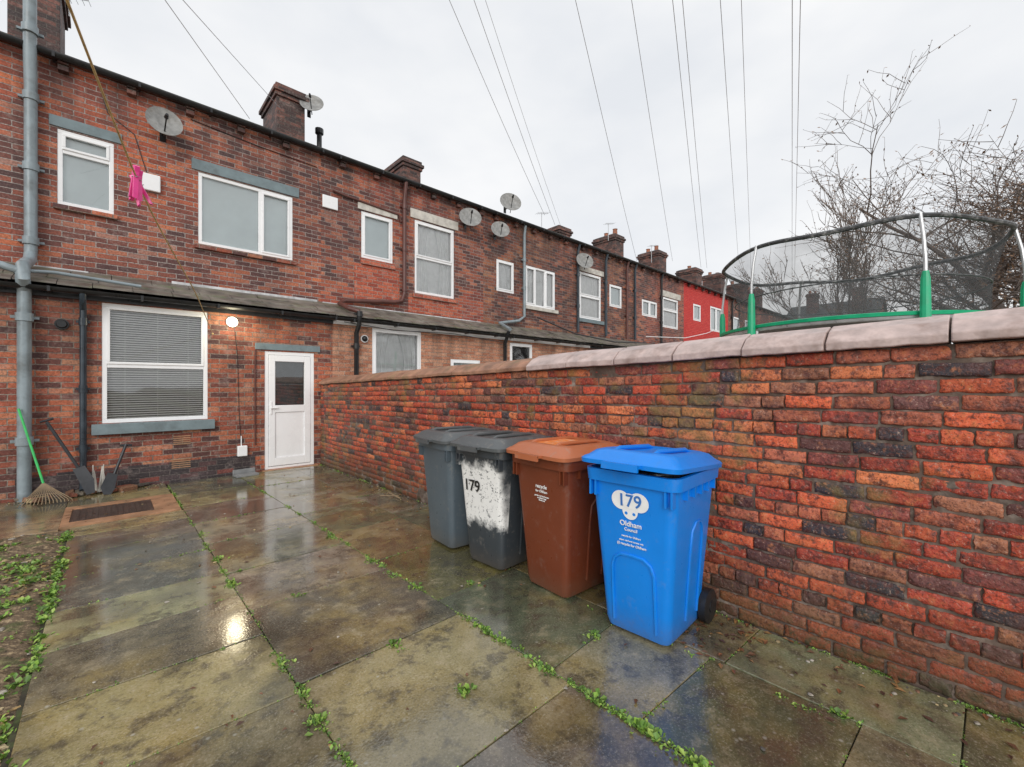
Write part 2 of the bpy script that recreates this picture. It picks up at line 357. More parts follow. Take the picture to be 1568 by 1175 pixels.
pal=[(.50,.074,.036)]*4+[(.64,.12,.048)]*4+[(.42,.06,.034)]*3+[(.26,.062,.05)]*2+[(.66,.19,.075)]*2+[(.36,.14,.08)]*2+[(.05,.044,.055)]*2+[(.15,.06,.055)]*2+[(.48,.13,.07)]*2
def zt(y): return 1.46+.0225*(8.2-y)
wb=MB(); rows=21
def brickgeo(y0,y1,z0,z1,xf,col,det):
    c=Vector((xf+.05,(y0+y1)/2,(z0+z1)/2)); hx,hy,hz=.05,(y1-y0)/2,(z1-z0)/2
    rot=Matrix.Rotation(random.gauss(0,.013),3,'X')@Matrix.Rotation(random.gauss(0,.010),3,'Z')
    ny_,nz_=(15,7) if det else (7,5)
    def pos(n,e): return [-1,-e]+[-e+2*e*i/(n-3) for i in range(1,n-3)]+[e,1]
    uy=pos(ny_,.955); uz=pos(nz_,.86)
    sd=random.random()*100; base=len(wb.v)
    chips=[(random.choice((-1,1))*random.uniform(.6,1),random.choice((-1,1)),random.uniform(.15,.45)) for _ in range(random.choice((0,1,2,2)))]
    for b in uz:
        for a in uy:
            dx=0
            if abs(a)==1: dx+=.005
            if abs(b)==1: dx+=.005
            for ca,cb,cr in chips:
                dd=math.hypot((a-ca)*hy/hz*.6,b-cb)
                if dd<cr*1.6: dx+=.011*(1-dd/(cr*1.6))
            x=-hx+dx+.005*noise.noise(Vector((a*2+sd,b*1.2,sd)))+.0035*noise.noise(Vector((a*7+sd,b*3,sd+4)))
            jy_=.006*noise.noise(Vector((sd,a*3,b*3))); jz=.0055*noise.noise(Vector((a*3.5,sd+5,b)))
            p=rot@Vector((x,a*hy+jy_,b*hz+jz))+c; wb.v.append(tuple(p))
    W=len(uy);H=len(uz)
    for j in range(H-1):
        for i in range(W-1):
            k=base+j*W+i; wb.f.append((k,k+W,k+W+1,k+1)); wb.m.append(0); wb.c.append(col)
    ring=[base+i for i in range(W)]+[base+j*W+W-1 for j in range(1,H)]+[base+(H-1)*W+i for i in range(W-2,-1,-1)]+[base+j*W for j in range(H-2,0,-1)]
    b2=len(wb.v)
    for k in ring:
        x,y,z=wb.v[k]; wb.v.append((xf+.06,y,z))
    n=len(ring)
    for i in range(n):
        wb.f.append((ring[i],ring[(i+1)%n],b2+(i+1)%n,b2+i)); wb.m.append(0); wb.c.append(col)
for r in range(rows):
    header=(r%6==3)
    L=.115 if header else .236
    y=-2.5+(.11 if r%2 else .0)+random.uniform(-.03,.03)
    while y<8.2:
        l=L*random.uniform(.92,1.06)
        if random.random()<.08 and not header: l*=.5
        y1=min(y+l,8.21)
        ym=(y+y1)/2; h=zt(ym)/rows
        sag=.011*noise.noise(Vector((ym*.8,r*.3,2)))
        z0=r*h+sag+.0045+random.uniform(-.0015,.003); z1=(r+1)*h+sag-.0065+random.uniform(-.004,.0015)
        c=random.choice(pal); q=random.uniform(.75,1.25); c=tuple(min(1,k*q) for k in c)
        if y1-y>.04: brickgeo(y,y1-random.uniform(.006,.014),z0,z1,2.85+random.gauss(0,.003)+.012*noise.noise(Vector((ym*.7,r*.15,8))),c,ym<3.5)
        y=y1
e=empty('brick_wall')
wb.build('bricks',[gwm],e,smooth=True,angle=60)
core=MB(); NY,NZ=640,84
ys=[-2.5+10.71*i/NY for i in range(NY+1)]
for j in range(NZ+1):
    for y in ys:
        z=-.05+(zt(y)-.002+.05)*j/NZ
        core.v.append((2.8585+.007*noise.noise(Vector((y*6,z*6,1)))+.004*noise.noise(Vector((y*30,z*30,1))),y,z))
for j in range(NZ):
    for i in range(NY):
        k=j*(NY+1)+i; core.f.append((k,k+NY+1,k+NY+2,k+1)); core.m.append(0); core.c.append(None)
i=len(core.v)
core.v+=[(2.87,-2.5,-.05),(2.87,8.22,-.05),(2.87,8.22,zt(8.2)-.002),(2.87,-2.5,zt(-2.5)-.002),(3.08,-2.5,-.05),(3.08,8.22,-.05),(3.08,8.22,zt(8.2)-.002),(3.08,-2.5,zt(-2.5)-.002)]
for f in ((4,7,6,5),(0,3,7,4),(1,5,6,2),(3,2,6,7)): core.f.append(tuple(i+k for k in f));core.m.append(0);core.c.append(None)
core.build('mortar_core',[mortar],e)
cop=simple('coping_stone',(.56,.44,.41),.45,.3,9,.5,50,dirt=(.24,.15,.12),dirtamt=.7)
copo=simple('coping_old',(.38,.20,.13),.6,.5,6,.6,40,dirt=(.17,.15,.07),dirtamt=.7)
cp=MB(); y=8.2; 
while y>-2.5:
    new=y<2.9
    L=random.uniform(.40,.50) if new else random.uniform(.34,.46)
    y0=y-L; a,b=zt(y)+.002+random.uniform(-.004,.006),zt(y0)+.002+random.uniform(-.004,.006)
    th=.115 if new else .095; xo=2.795+random.uniform(-.008,.008) if new else 2.815+random.uniform(-.008,.008)
    loops=[]
    for k in range(8):
        t=k/7; yy=y-.004+(y0-y+.008)*t; zz=a+(b-a)*t; jn=lambda s_:.005*noise.noise(Vector((yy*11,s_,zz*3)))
        loops.append([(xo+jn(1),yy,zz+jn(2)),(xo-.002+jn(3),yy,zz+th*.36+jn(4)),(xo+.075+jn(5),yy,zz+th*.92+jn(6)),(2.97,yy,zz+th+.03),(3.10,yy,zz+th),(3.13,yy,zz+th*.6),(3.13,yy,zz)])
    cp.loft(loops,0 if new else 1)
    y=y0
cp.build('coping',[cop,copo],e,bevel=.006)
# ------------------------------------------------------------------ houses
YU,YL=8.83,8.23
def wall(mb,x0,x1,z0,z1,Y,ops,m=0,dep=.16):
    xs=sorted({x0,x1,*[o[0] for o in ops],*[o[1] for o in ops]}); zs=sorted({z0,z1,*[o[2] for o in ops],*[o[3] for o in ops]})
    for i in range(len(xs)-1):
        for j in range(len(zs)-1):
            cx=(xs[i]+xs[i+1])/2; cz=(zs[j]+zs[j+1])/2
            if any(o[0]<cx<o[1] and o[2]<cz<o[3] for o in ops): continue
            mb.face([(xs[i],Y,zs[j]),(xs[i+1],Y,zs[j]),(xs[i+1],Y,zs[j+1]),(xs[i],Y,zs[j+1])],m)
    for a,b,c,d_ in ops:
        y2=Y+dep
        mb.face([(a,Y,c),(a,y2,c),(a,y2,d_),(a,Y,d_)],m); mb.face([(b,Y,c),(b,Y,d_),(b,y2,d_),(b,y2,c)],m)
        mb.face([(a,Y,c),(b,Y,c),(b,y2,c),(a,y2,c)],m); mb.face([(a,Y,d_),(a,y2,d_),(b,y2,d_),(b,Y,d_)],m)
def window(par,x0,x1,z0,z1,Y,mull=(),trans=(),kind='frost',sash=True):
    f=MB(); w=.055; y0,y1=Y+.008,Y+.07
    def fr(a,b,c,d_,w,y0,y1):
        f.box(a,b,y0,y1,d_-w,d_); f.box(a,b,y0,y1,c,c+w); f.box(a,a+w,y0,y1,c+w,d_-w); f.box(b-w,b,y0,y1,c+w,d_-w)
    fr(x0,x1,z0,z1,w,y0,y1)
    for q in mull:
        X=x0+(x1-x0)*q; f.box(X-w/2,X+w/2,y0+.002,y1-.002,z0+w,z1-w)
    for (a,b,q) in trans:
        Z=z0+(z1-z0)*q; f.box(x0+(x1-x0)*a+(w if a==0 else w/2),x0+(x1-x0)*b-(w if b==1 else w/2),y0+.004,y1-.004,Z-w/2,Z+w/2)
    if sash=='all':
        cells=[]; xs=[0,*mull,1]
        for a,b in zip(xs[:-1],xs[1:]):
            zz=[0]+[q for (ta,tb,q) in trans if ta<=a+.01 and tb>=b-.01]+[1]
            for c,d_ in zip(zz[:-1],zz[1:]): cells.append((a,b,c,d_))
        for a,b,c,d_ in cells:
            if random.random()<.75:
                A=x0+(x1-x0)*a+(w if a==0 else w/2)-.004; B=x0+(x1-x0)*b-(w if b==1 else w/2)+.004
                C=z0+(z1-z0)*c+(w if c==0 else w/2)-.004; D=z0+(z1-z0)*d_-(w if d_==1 else w/2)+.004
                fr(A,B,C,D,.034,y0-.012,y0+.03)
    f.build('window_frame',[whitep],par,bevel=.005)
    gl=MB(); gl.face([(x0+.02,Y+.045,z0+.02),(x1-.02,Y+.045,z0+.02),(x1-.02,Y+.045,z1-.02),(x0+.02,Y+.045,z1-.02)]); gl.build('window_glass',[glass],par)
    b=MB(); 
    if kind=='blind':
        z=z0+.02
        while z<z1-.03:
            hgt=.018
            b.face([(x0+.03,Y+.078,z),(x1-.03,Y+.078,z),(x1-.03,Y+.092,z+hgt),(x0+.03,Y+.092,z+hgt)]); z+=.033
        for q in (.2,.5,.8): b.box(x0+(x1-x0)*q-.002,x0+(x1-x0)*q+.002,Y+.073,Y+.075,z0,z1)
        b.build('venetian_blind',[blindm],par)
        b=MB(); b.face([(x0,Y+.159,z0),(x1,Y+.159,z0),(x1,Y+.159,z1),(x0,Y+.159,z1)]); b.build('room_interior',[dark],par)
    elif kind=='curtain':
        n=60
        for i in range(n):
            ta=i/n; tb=(i+1)/n
            def pt(t,k):
                z=z0+(z1-z0)*k; g=.16*math.sin(min(1,max(0,1-k))*math.pi*.8)
                tt=t*(.5-g)/.5 if t<.5 else 1-(1-t)*(.5-g)/.5
                return (x0+.02+(x1-x0-.04)*tt,Y+.095+.018*math.sin(t*48),z)
            if i==n//2: continue
            for k in range(5): b.face([pt(ta,k/5),pt(tb,k/5),pt(tb,(k+1)/5),pt(ta,(k+1)/5)])
        b.build('curtain',[curt],par,smooth=True,angle=80)
        b=MB(); b.face([(x0,Y+.159,z0),(x1,Y+.159,z0),(x1,Y+.159,z1),(x0,Y+.159,z1)]); b.build('net_behind',[curtg],par)
    else:
        b.face([(x0,Y+.075,z0),(x1,Y+.075,z0),(x1,Y+.075,z1),(x0,Y+.075,z1)]); b.build('pane_backing',[curtg if kind=='frost' else dark],par)  # flat panel behind the pane; dark kind paints in the unlit room
EZ=6.02
def house(x0,x1,mu,ml,ups,lows,doors=()):
    e=empty('brick_house')
    w=MB(); wall(w,x0,x1,2.6,EZ,YU,[u[:4] for u in ups],0)
    w.face([(x0,12.8,7.85),(x0,YU,EZ),(x0,YU,0),(x0,16.8,0),(x0,16.8,EZ)],0); w.face([(x1,12.8,7.85),(x1,16.8,EZ),(x1,16.8,0),(x1,YU,0),(x1,YU,EZ)],0)
    w.face([(x0,16.8,0),(x1,16.8,0),(x1,16.8,EZ),(x0,16.8,EZ)],0)
    w.build('upper_wall',[mu],e)
    w=MB(); wall(w,x0,x1,-.05,2.70,YL,[u[:4] for u in list(lows)+list(doors)],0)
    w.face([(x0,YL,0),(x0,YU,0),(x0,YU,3.0),(x0,YL,2.7)]); w.face([(x1,YL,0),(x1,YL,2.7),(x1,YU,3.0),(x1,YU,0)])
    w.build('lower_wall',[ml],e)
    r=MB(); n=14; 
    for i in range(n):
        a,b=i/n,(i+1)/n+.01
        y0=YU-.10+(12.8-YU+.1)*a; z0=EZ+.06+(7.9-EZ-.06)*a; y1=YU-.10+(12.8-YU+.1)*b; z1=EZ+.06+(7.9-EZ-.06)*b
        r.face([(x0,y0,z0+.014),(x1,y0,z0+.014),(x1,y1,z1),(x0,y1,z1)]); r.face([(x0,y0,z0-.01),(x1,y0,z0-.01),(x1,y0,z0+.014),(x0,y0,z0+.014)])
    r.face([(x0,12.8,7.9),(x1,12.8,7.9),(x1,16.9,6.0),(x0,16.9,6.0)])
    r.box(x0,x1,12.72,12.88,7.88,7.96)
    r.build('roof',[slate],e)
    r=MB(); x=x0
    for row in range(3):
        a=row/3; y0=8.06+(YU-8.06)*a; z0=2.74+.33*a; y1=8.06+(YU-8.06)*(a+.37); z1=2.74+.33*(a+.37)
        x=x0-(.2 if row%2 else 0)
        while x<x1:
            wd_=random.uniform(.32,.5); xa=max(x,x0); xb=min(x+wd_,x1)-.008; dz=random.uniform(0,.014)
            if xb-xa>.02:
                i=len(r.v); r.box(xa,xb,y0,y0+.01,z0,z0+.02)
                dy=random.uniform(-.02,.02)
                P=[(xa,y0+dy,z0+dz),(xb,y0+dy,z0+dz),(xb,min(y1,YU-.001),z1-.012),(xa,min(y1,YU-.001),z1-.012)]
                for k in range(4): r.v[i+k]=P[k]
                for k in range(4): r.v[i+4+k]=(P[k][0],P[k][1],P[k][2]+.022)
            x+=wd_
    r.build('lean_to_roof',[tile],e)
    r=MB(); r.face([(x0,YL-.02,2.69),(x1,YL-.02,2.69),(x1,YU-.01,3.02),(x0,YU-.01,3.02)],0)
    r.box(x0,x1,YL-.045,YL-.004,2.60,2.705,0); r.build('soffit_board',[blackp if x0<3 or x0>8 else whitep],e)
    g=MB()
    for (gy_,gz,rr) in ((YU-.15,EZ+.0,.06),(8.03,2.70,.055)):
        pr=[(gy_+rr*math.cos(t),gz+rr*math.sin(t)) for t in [math.pi+math.pi*i/8 for i in range(9)]]+[(gy_+(rr-.008)*math.cos(t),gz+(rr-.008)*math.sin(t)) for t in [2*math.pi-math.pi*i/8 for i in range(9)]]
        g.loft([[(x0,a,b) for a,b in pr],[(x1,a,b) for a,b in pr]],0)
        xx=x0+.3
        while xx<x1: g.box(xx,xx+.03,gy_-rr-.004,gy_+rr+.05,gz-rr-.006,gz+.004); xx+=.9
    g.build('gutter',[blackp],e,smooth=True)
    c=MB(); xx=x0+.35
    while xx<x1-.1: c.box(xx,xx+.11,YU-.10,YU-.003,EZ-.16,EZ-.085); c.box(xx,xx+.11,YU-.13,YU-.003,EZ-.08,EZ-.01); xx+=.72
    c.box(x0,x1,YU-.05,YU-.003,EZ-.005,EZ+.04); c.build('eaves_corbels',[MB_ch],e,bevel=.006)
    for u in ups: window(e,*u[:4],YU,*u[4:])
    for u in lows: window(e,*u[:4],YL,*u[4:])
    return e
A='all'
h0=house(-5.2,-.86,MB_up,MB_low,[(-3.6,-2.2,3.8,5.0,(.6,),(),'frost',A)],[(-2.1,-1.15,1.0,2.3,(),(),'frost',A)])
h1=house(-.86,3.08,MB_up,MB_low,[(-.52,.07,4.0,5.07,(),((0,1,.72),),'frost',A),(1.10,2.56,3.8,5.0,(.63,),(),'frost',A)],[(-.06,1.15,.92,2.59,(),((0,1,.48),),'blind',A)],[(1.945,2.75,0.01,2.03)])
h2=house(3.08,7.2,MB_2,MB_or,[(3.9,4.62,4.14,5.12,(),(),'frost',A),(5.17,6.27,3.58,5.27,(),((0,1,.5),),'curtain',A)],[(3.86,4.98,1.5,2.6,(),(),'curtain',A),(5.75,6.62,1.2,2.05,(),(),'frost',A)])
h3=house(7.2,10.95,MB_3,MB_or,[(7.66,8.31,4.0,4.86,(),(),'curtain',A),(8.75,10.04,3.75,4.9,(.33,.66),(),'curtain',A)],[(7.6,8.43,1.3,2.55,(),(),'dark',A)])
h4=house(10.95,14.7,MB_3,MB_3,[(11.23,12.42,3.65,5.17,(),((0,1,.5),),'curtain',A),(12.93,13.7,4.24,5.02,(),(),'frost',A)],[])
h5=house(14.7,18.6,MB_2,MB_3,[(15.1,16.26,4.15,4.78,(.5,),(),'frost',A),(16.7,18.06,3.85,5.1,(),((0,1,.6),),'curtain',A)],[])
h6=house(18.6,23.6,MB_red,MB_red,[(19.55,20.34,4.42,5.18,(),(),'frost',A),(21.4,22.8,4.1,5.3,(.5,),(),'frost',A)],[])
h7=house(23.6,28.0,MB_3,MB_3,[(24.3,25.2,4.2,5.1,(),(),'frost',A),(26,27.4,3.8,5.1,(.5,),(),'frost',A)],[])
h8=house(28.0,32.5,MB_2,MB_3,[(29,30,4.2,5.1,(),(),'frost',A)],[])
h9=house(32.5,37,MB_3,MB_3,[(33,34,4.2,5.1,(),(),'frost',A)],[])
def trim(par,name,mat,boxes,bevel=.006):
    t=MB()
    for b in boxes: t.box(*b)
    return t.build(name,[mat],par,bevel=bevel)
trim(h1,'lintels_and_sills',greypaint,[(-.6,.16,YU-.02,YU-.002,5.09,5.24),(1.01,2.67,YU-.02,YU-.002,5.02,5.20),(-.16,1.23,YL-.09,YL-.003,.77,.915),(1.80,2.85,YL-.02,YL-.002,2.05,2.16)])
trim(h1,'tile_sills',MB_low,[(-.56,.11,YU-.06,YU-.002,3.93,3.995),(1.05,2.62,YU-.06,YU-.002,3.72,3.795)])
trim(h2,'stone_lintels',stone,[(5.05,6.38,YU-.03,YU-.002,5.29,5.5),(3.82,4.72,YU-.03,YU-.002,5.14,5.28)])
redpatch=brickmat('brick_new_red',[(0,(.34,.06,.035)),(.5,(.56,.11,.05)),(1,(.64,.17,.09))],(.50,.38,.32),8,darkamt=.1,soot=.1,stain=False)
trim(h2,'brick_sills',redpatch,[(3.88,4.66,YU-.05,YU-.002,4.0,4.12),(5.1,6.36,YU-.06,YU-.002,3.47,3.565)])
trim(h2,'repaired_brickwork',redpatch,[(3.75,4.78,YU-.008,YU-.001,3.2,3.998),(5.0,6.5,YU-.008,YU-.001,3.12,3.468)],.001)
trim(h4,'lintels',stone,[(11.1,12.55,YU-.03,YU-.002,5.19,5.36)])
trim(h4,'sills',greypaint,[(11.1,12.55,YU-.06,YU-.002,3.52,3.64)])
trim(h5,'lintels',stone,[(16.5,18.25,YU-.03,YU-.002,5.12,5.36)])
trim(h3,'sills',stone,[(8.65,10.14,YU-.06,YU-.002,3.64,3.74)])
trim(h1,'lead_flashing',lead,[(-.8,-.2,YU-.03,YU-.004,3.04,3.10),(.75,3.0,YU-.035,YU-.004,3.045,3.12)],.01)
trim(h2,'lead_flashing',lead,[(3.1,7.1,YU-.03,YU-.004,3.045,3.10)],.01)
trim(h1,'vent_boxes',whitep,[(.37,.61,YU-.06,YU-.003,4.48,4.74),(3.10,3.40,YU-.04,YU-.003,4.97,5.22),(1.54,1.68,YL-.07,YL-.003,.29,.46)],.012)
trim(h1,'air_bricks',conc,[(.72,.93,YL-.012,YL-.002,.55+i*.03,.565+i*.03) for i in range(5)]+[(.70,.93,YL-.016,YL-.002,.20+i*.03,.215+i*.03) for i in range(5)],.002)
trim(h1,'plinth_course',brickmat('plinth_brick',[(0,(.03,.03,.035)),(.6,(.09,.06,.065)),(1,(.30,.07,.05))],(.18,.15,.14),9,stain=False),[(-.85,1.80,YL-.012,YL-.002,-.04,.30)],.002)
# back door
dm=MB(); x0,x1,z1=1.945,2.75,2.03; w=.06; y0=YL+.01
dm.box(x0,x0+w,y0,y0+.08,.01,z1); dm.box(x1-w,x1,y0,y0+.08,.01,z1); dm.box(x0+w,x1-w,y0,y0+.08,z1-w,z1); dm.box(x0+w,x1-w,y0,y0+.08,.01,.05)
a,b=x0+w+.004,x1-w-.004
for bx in ((a,a+.10,.06,z1-w-.004),(b-.10,b,.06,z1-w-.004),(a+.10,b-.10,z1-.17,z1-w-.004),(a+.10,b-.10,.98,1.10),(a+.10,b-.10,.06,.2)):
    dm.box(bx[0],bx[1],y0-.008,y0+.05,bx[2],bx[3])
dm.box(a+.10,b-.10,y0+.012,y0+.04,.2,.98)
dm.box(a+.02,a+.05,y0-.02,y0-.008,.95,1.17); dm.box(a+.02,a+.14,y0-.05,y0-.03,1.05,1.075); dm.box(a+.025,a+.045,y0-.035,y0-.015,1.05,1.075)
dm.build('back_door',[whitep],h1,bevel=.006)
q=MB(); q.face([(a+.1,y0+.03,1.10),(b-.1,y0+.03,1.10),(b-.1,y0+.03,z1-.17),(a+.1,y0+.03,z1-.17)]); q.build('door_glass',[glass],h1)
q=MB(); q.face([(a+.1,y0+.08,1.10),(b-.1,y0+.08,1.10),(b-.1,y0+.08,z1-.17),(a+.1,y0+.08,z1-.17)]); q.box(a+.1,b-.1,y0+.06,y0+.07,1.45,1.47,1); q.build('door_interior',[simple('door_dark',(.09,.11,.115),.5,.5,5,0),greypaint],h1)
trim(h1,'door_step',conc,[(1.9,2.8,YL-.07,YL+.1,-.03,.008)],.004)
lm=NT('lit_lamp'); lm.b.inputs['Emission Color'].default_value=(1,.93,.62,1); lm.b.inputs['Emission Strength'].default_value=9; lm.b.inputs['Base Color'].default_value=(.9,.9,.8,1)
def lamp(par,x,z,mat,r=.075):
    q=MB(); lo=[]
    for k in range(6):
        t=k/5*math.pi/2; lo.append([(x+r*math.cos(t)*math.cos(u),YL-.03-.06*math.sin(t),z+r*math.cos(t)*math.sin(u)) for u in [2*math.pi*i/16 for i in range(16)]])
    q.loft(lo); q.tube([(x,YL-.035,z),(x,YL-.002,z)],r*1.25,20,1); q.build('wall_light',[mat,whitep],par,smooth=True)
lamp(h1,1.47,2.47,lm.mat,.065); lamp(h2,3.69,2.36,blackp,.06)
pl=bpy.data.lights.new('wall_lamp','POINT'); pl.energy=10; pl.color=(1,.88,.60); pl.shadow_soft_size=.12; po=bpy.data.objects.new('wall_lamp_light',pl); S.collection.objects.link(po); po.location=(1.47,YL-.25,2.45); po.parent=h1
q=MB(); q.tube([(-.44,YL-.05,2.25),(-.44,YL-.002,2.25)],.07,16); q.tube([(-.44,YL-.09,2.25),(-.44,YL-.05,2.25)],[.045,.055],16); q.build('round_vent',[blackp],h1,smooth=True)
def pipe(par,name,pts,r,mat,coll=(),n=12):
    p=MB(); p.tube(pts,r,n)
    for c in coll:
        c=Vector(c); p.tube([c-Vector((0,0,.05)),c+Vector((0,0,.05))],r*1.25,n); p.box(c.x-r*1.9,c.x+r*1.9,c.y+r*.6,c.y+r*1.3,c.z-.015,c.z+.015)
    return p.build(name,[mat],par,smooth=True)
yl,yu=YL-.09,YU-.10
pipe(h1,'soil_pipe',[(-.76,yl-.03,0),(-.76,yl-.03,2.62),(-.76,7.96,2.76),(-.76,7.98,2.92),(-.76,8.3,3.02),(-.76,yu-.1,3.12),(-.76,yu,3.25),(-.76,yu,5.5),(-.76,yu-.08,5.8),(-.76,yu-.1,7.3)],.065,greypipe,[(-.76,yl-.03,.75),(-.76,yl-.03,2.3),(-.76,yu,4.4),(-.76,yu,5.35),(-.76,yu,3.4),(-.76,yu-.1,6.2)])
pipe(h1,'branch_pipe',[(-.76,7.97,2.84),(-.95,8.0,2.90),(-1.5,8.0,2.97),(-2.6,8.05,3.05)],.045,greypipe)
pipe(h1,'waste_pipe',[(-.76,8.0,2.86),(-.5,8.1,2.90),(.35,8.15,2.86)],.022,greypipe)
pipe(h1,'rain_pipe',[(-.24,8.03,2.66),(-.24,8.05,2.55),(-.24,yl+.02,2.45),(-.24,yl+.02,.12),(-.24,yl-.05,.05)],.036,darkpipe,[(-.24,yl+.02,2.3),(-.24,yl+.02,1.4),(-.24,yl+.02,.6)])
pipe(h1,'conduit',[(1.80,YL-.018,.45),(1.80,YL-.018,2.04)],.011,brownpipe)
pipe(h1,'conduit',[(1.60,YL-.018,.46),(1.60,YL-.018,.62)],.008,whitep)
pipe(h2,'rain_pipe',[(4.87,YU-.15,EZ-.02),(4.87,YU-.10,5.75),(4.87,YU-.07,5.6),(4.87,YU-.07,3.5),(4.80,YU-.07,3.33),(4.6,YU-.07,3.28),(3.5,YU-.12,3.16),(3.33,YU-.3,3.05),(3.35,8.1,2.9),(3.5,8.0,2.85)],.045,brownpipe,[(4.87,YU-.07,5.45),(4.87,YU-.07,4.5),(4.87,YU-.07,3.6)])
pipe(h2,'rain_pipe',[(3.5,8.0,2.82),(3.5,8.02,2.6),(3.5,yl,2.45),(3.5,yl,0)],.045,blackp,[(3.5,yl,2.2),(3.5,8.0,2.8)])
pipe(h2,'waste_pipe',[(3.3,YU-.04,5.35),(3.5,YU-.04,5.32),(4.75,YU-.04,5.25),(4.8,YU-.04,5.1)],.022,brownpipe)
pipe(h3,'rain_pipe',[(8.65,YU-.12,EZ-.02),(8.65,YU-.07,5.7),(8.65,YU-.07,3.4),(8.4,YU-.1,3.25),(7.6,YU-.2,3.1),(7.4,8.0,2.85)],.04,greypipe,[(8.65,YU-.07,5.0),(8.65,YU-.07,4.2)])
pipe(h3,'rain_pipe',[(7.35,8.0,2.8),(7.35,yl,2.5),(7.35,yl,0)],.045,blackp)
for hh,X,mt in ((h4,11.08,darkpipe),(h4,12.62,darkpipe),(h4,13.95,brownpipe),(h4,14.5,darkpipe),(h5,16.5,blackp),(h7,24,blackp)):
    pipe(hh,'rain_pipe',[(X,YU-.14,EZ-.02),(X,YU-.07,5.75),(X,YU-.07,3.15)],.045,mt,[(X,YU-.07,5.0),(X,YU-.07,4.0)])
pipe(h1,'wall_cable',[(1.5,YL-.01,2.45),(1.55,YL-.01,1.9),(1.57,YL-.01,1.0),(1.6,YL-.01,.46)],.004,blackp,n=5)
pipe(h1,'wall_cable',[(-.1,YU-.01,EZ-.1),(.0,YU-.01,5.5),(.3,YU-.01,5.3),(.45,YU-.01,4.74)],.006,blackp,n=5)
pipe(h1,'wall_cable',[(1.0,YU-.012,EZ-.2),(2.0,YU-.012,5.75),(3.0,YU-.012,5.72),(3.05,YU-.012,5.2)],.006,blackp,n=5)
pipe(h2,'wall_cable',[(3.2,7.98,2.62),(4.2,7.98,2.55),(5.6,7.98,2.6),(7.0,7.98,2.52)],.008,blackp,n=5)
pipe(h3,'wall_cable',[(8.6,8.2,3.3),(10,8.0,2.95),(12,8.0,2.85),(14,8.0,2.95)],.02,blackp,n=5)
pipe(h5,'wall_cable',[(15.,8.6,3.3),(17,8.0,3.35),(19,8.0,3.7),(21.5,8.7,4.1)],.014,whitep,n=5)
# satellite dishes
def dish(par,x,y,z,r,yaw=0,mat=dishm,ax=(-.42,-.80,.36)):
    e=empty('satellite_dish',(x,y,z),yaw)
    q=MB(); lo=[]; n=24
    ax=Vector(ax).normalized(); u=ax.orthogonal().normalized(); v=ax.cross(u)
    c=Vector((0,-.22,0))
    for k in range(7):
        rr=r*k/6+.001; dd=.22*r*(k/6)**2
        lo.append([c+ax*dd+(u*math.cos(t)+v*math.sin(t))*rr for t in [2*math.pi*i/n for i in range(n)]])
    for k in range(6,-1,-1):
        rr=r*k/6+.001; dd=.22*r*(k/6)**2-.008
        lo.append([c+ax*dd+(u*math.cos(t)+v*math.sin(t))*rr for t in [2*math.pi*i/n for i in range(n)]])
    q.loft(lo,0,False,False); q.build('reflector',[mat],e,smooth=True)
    q=MB(); low=c-Vector((0,.0,r*.9)); foc=c+ax*r*1.05-Vector((0,0,.05))
    q.tube([low,foc],.010,6); q.tube([foc-ax*.03,foc+ax*.05],[.03,.02],8); q.tube([c-ax*.01,Vector((0,-.1,-.1)),Vector((0,0,-.1))],.018,8); q.box(-.04,.04,-.015,0,-.2,0)
    q.build('arm',[blackp],e)
    return e
dish(None,.64,YU,5.52,.23,0,dishm,(.05,-.9,.2)); dish(None,6.6,YU,5.60,.28); dish(None,7.85,YU-.12,6.3,.29); dish(None,7.55,YU-.05,5.52,.25); dish(None,11.2,YU,5.42,.29); dish(None,3.52,10.9,8.05,.26)
tc=simple('terracotta',(.36,.14,.08),.7,.4,8,.3)
def chimney(x0,x1,y0,y1,z1,pots=(.25,.75)):
    q=MB(); q.box(x0,x1,y0,y1,6.2,z1-.28); q.box(x0-.04,x1+.04,y0-.04,y1+.04,z1-.28,z1-.19); q.box(x0-.08,x1+.08,y0-.08,y1+.08,z1-.19,z1-.1); q.box(x0-.03,x1+.03,y0-.03,y1+.03,z1-.1,z1)
    e=empty('chimney_stack'); q.build('stack',[MB_ch],e,bevel=.01)
    p=MB()
    for t in pots:
        y=y0+(y1-y0)*t; x=(x0+x1)/2; h=random.uniform(.1,.35); p.tube([(x,y,z1),(x,y,z1+h),(x,y,z1+h+.03)],[.12,.10,.12],12)
    p.loft([[(x0-.02,y0-.02,z1-.002),(x1+.02,y0-.02,z1-.002),(x1+.02,y1+.02,z1-.002),(x0-.02,y1+.02,z1-.002)],[(x0+.1,y0+.12,z1+.07),(x1-.1,y0+.12,z1+.05),(x1-.1,y1-.1,z1+.08),(x0+.1,y1-.1,z1+.06)]],1)
    p.build('pots',[tc,slate],e,smooth=True)
chimney(-1.2,-.6,10.8,12.0,8.6,()); chimney(2.8,3.4,10.8,12.0,8.3,()); chimney(6.36,6.94,11.5,12.7,8.2,()); chimney(9.9,10.5,11.3,12.5,7.4,(.5,))
chimney(13.1,13.8,11.3,12.5,7.8,()); chimney(17.0,17.7,11.3,12.5,8.4,(.2,.6)); chimney(21.0,21.8,11.3,12.5,8.5,(.3,.7)); chimney(25.4,26.2,11.3,12.5,8.4,(.5,)); chimney(29.0,29.7,11.3,12.5,8.7,(.3,.7)); chimney(33,33.8,11.3,12.5,8.7); chimney(36.3,37,11.3,12.5,8.8)
q=MB(); q.tube([(3.9,11.3,7.0),(3.9,11.3,7.75),(3.9,11.3,7.78),(3.9,11.3,7.9)],[.06,.06,.1,.1],10); q.build('roof_flue',[blackp],h2)
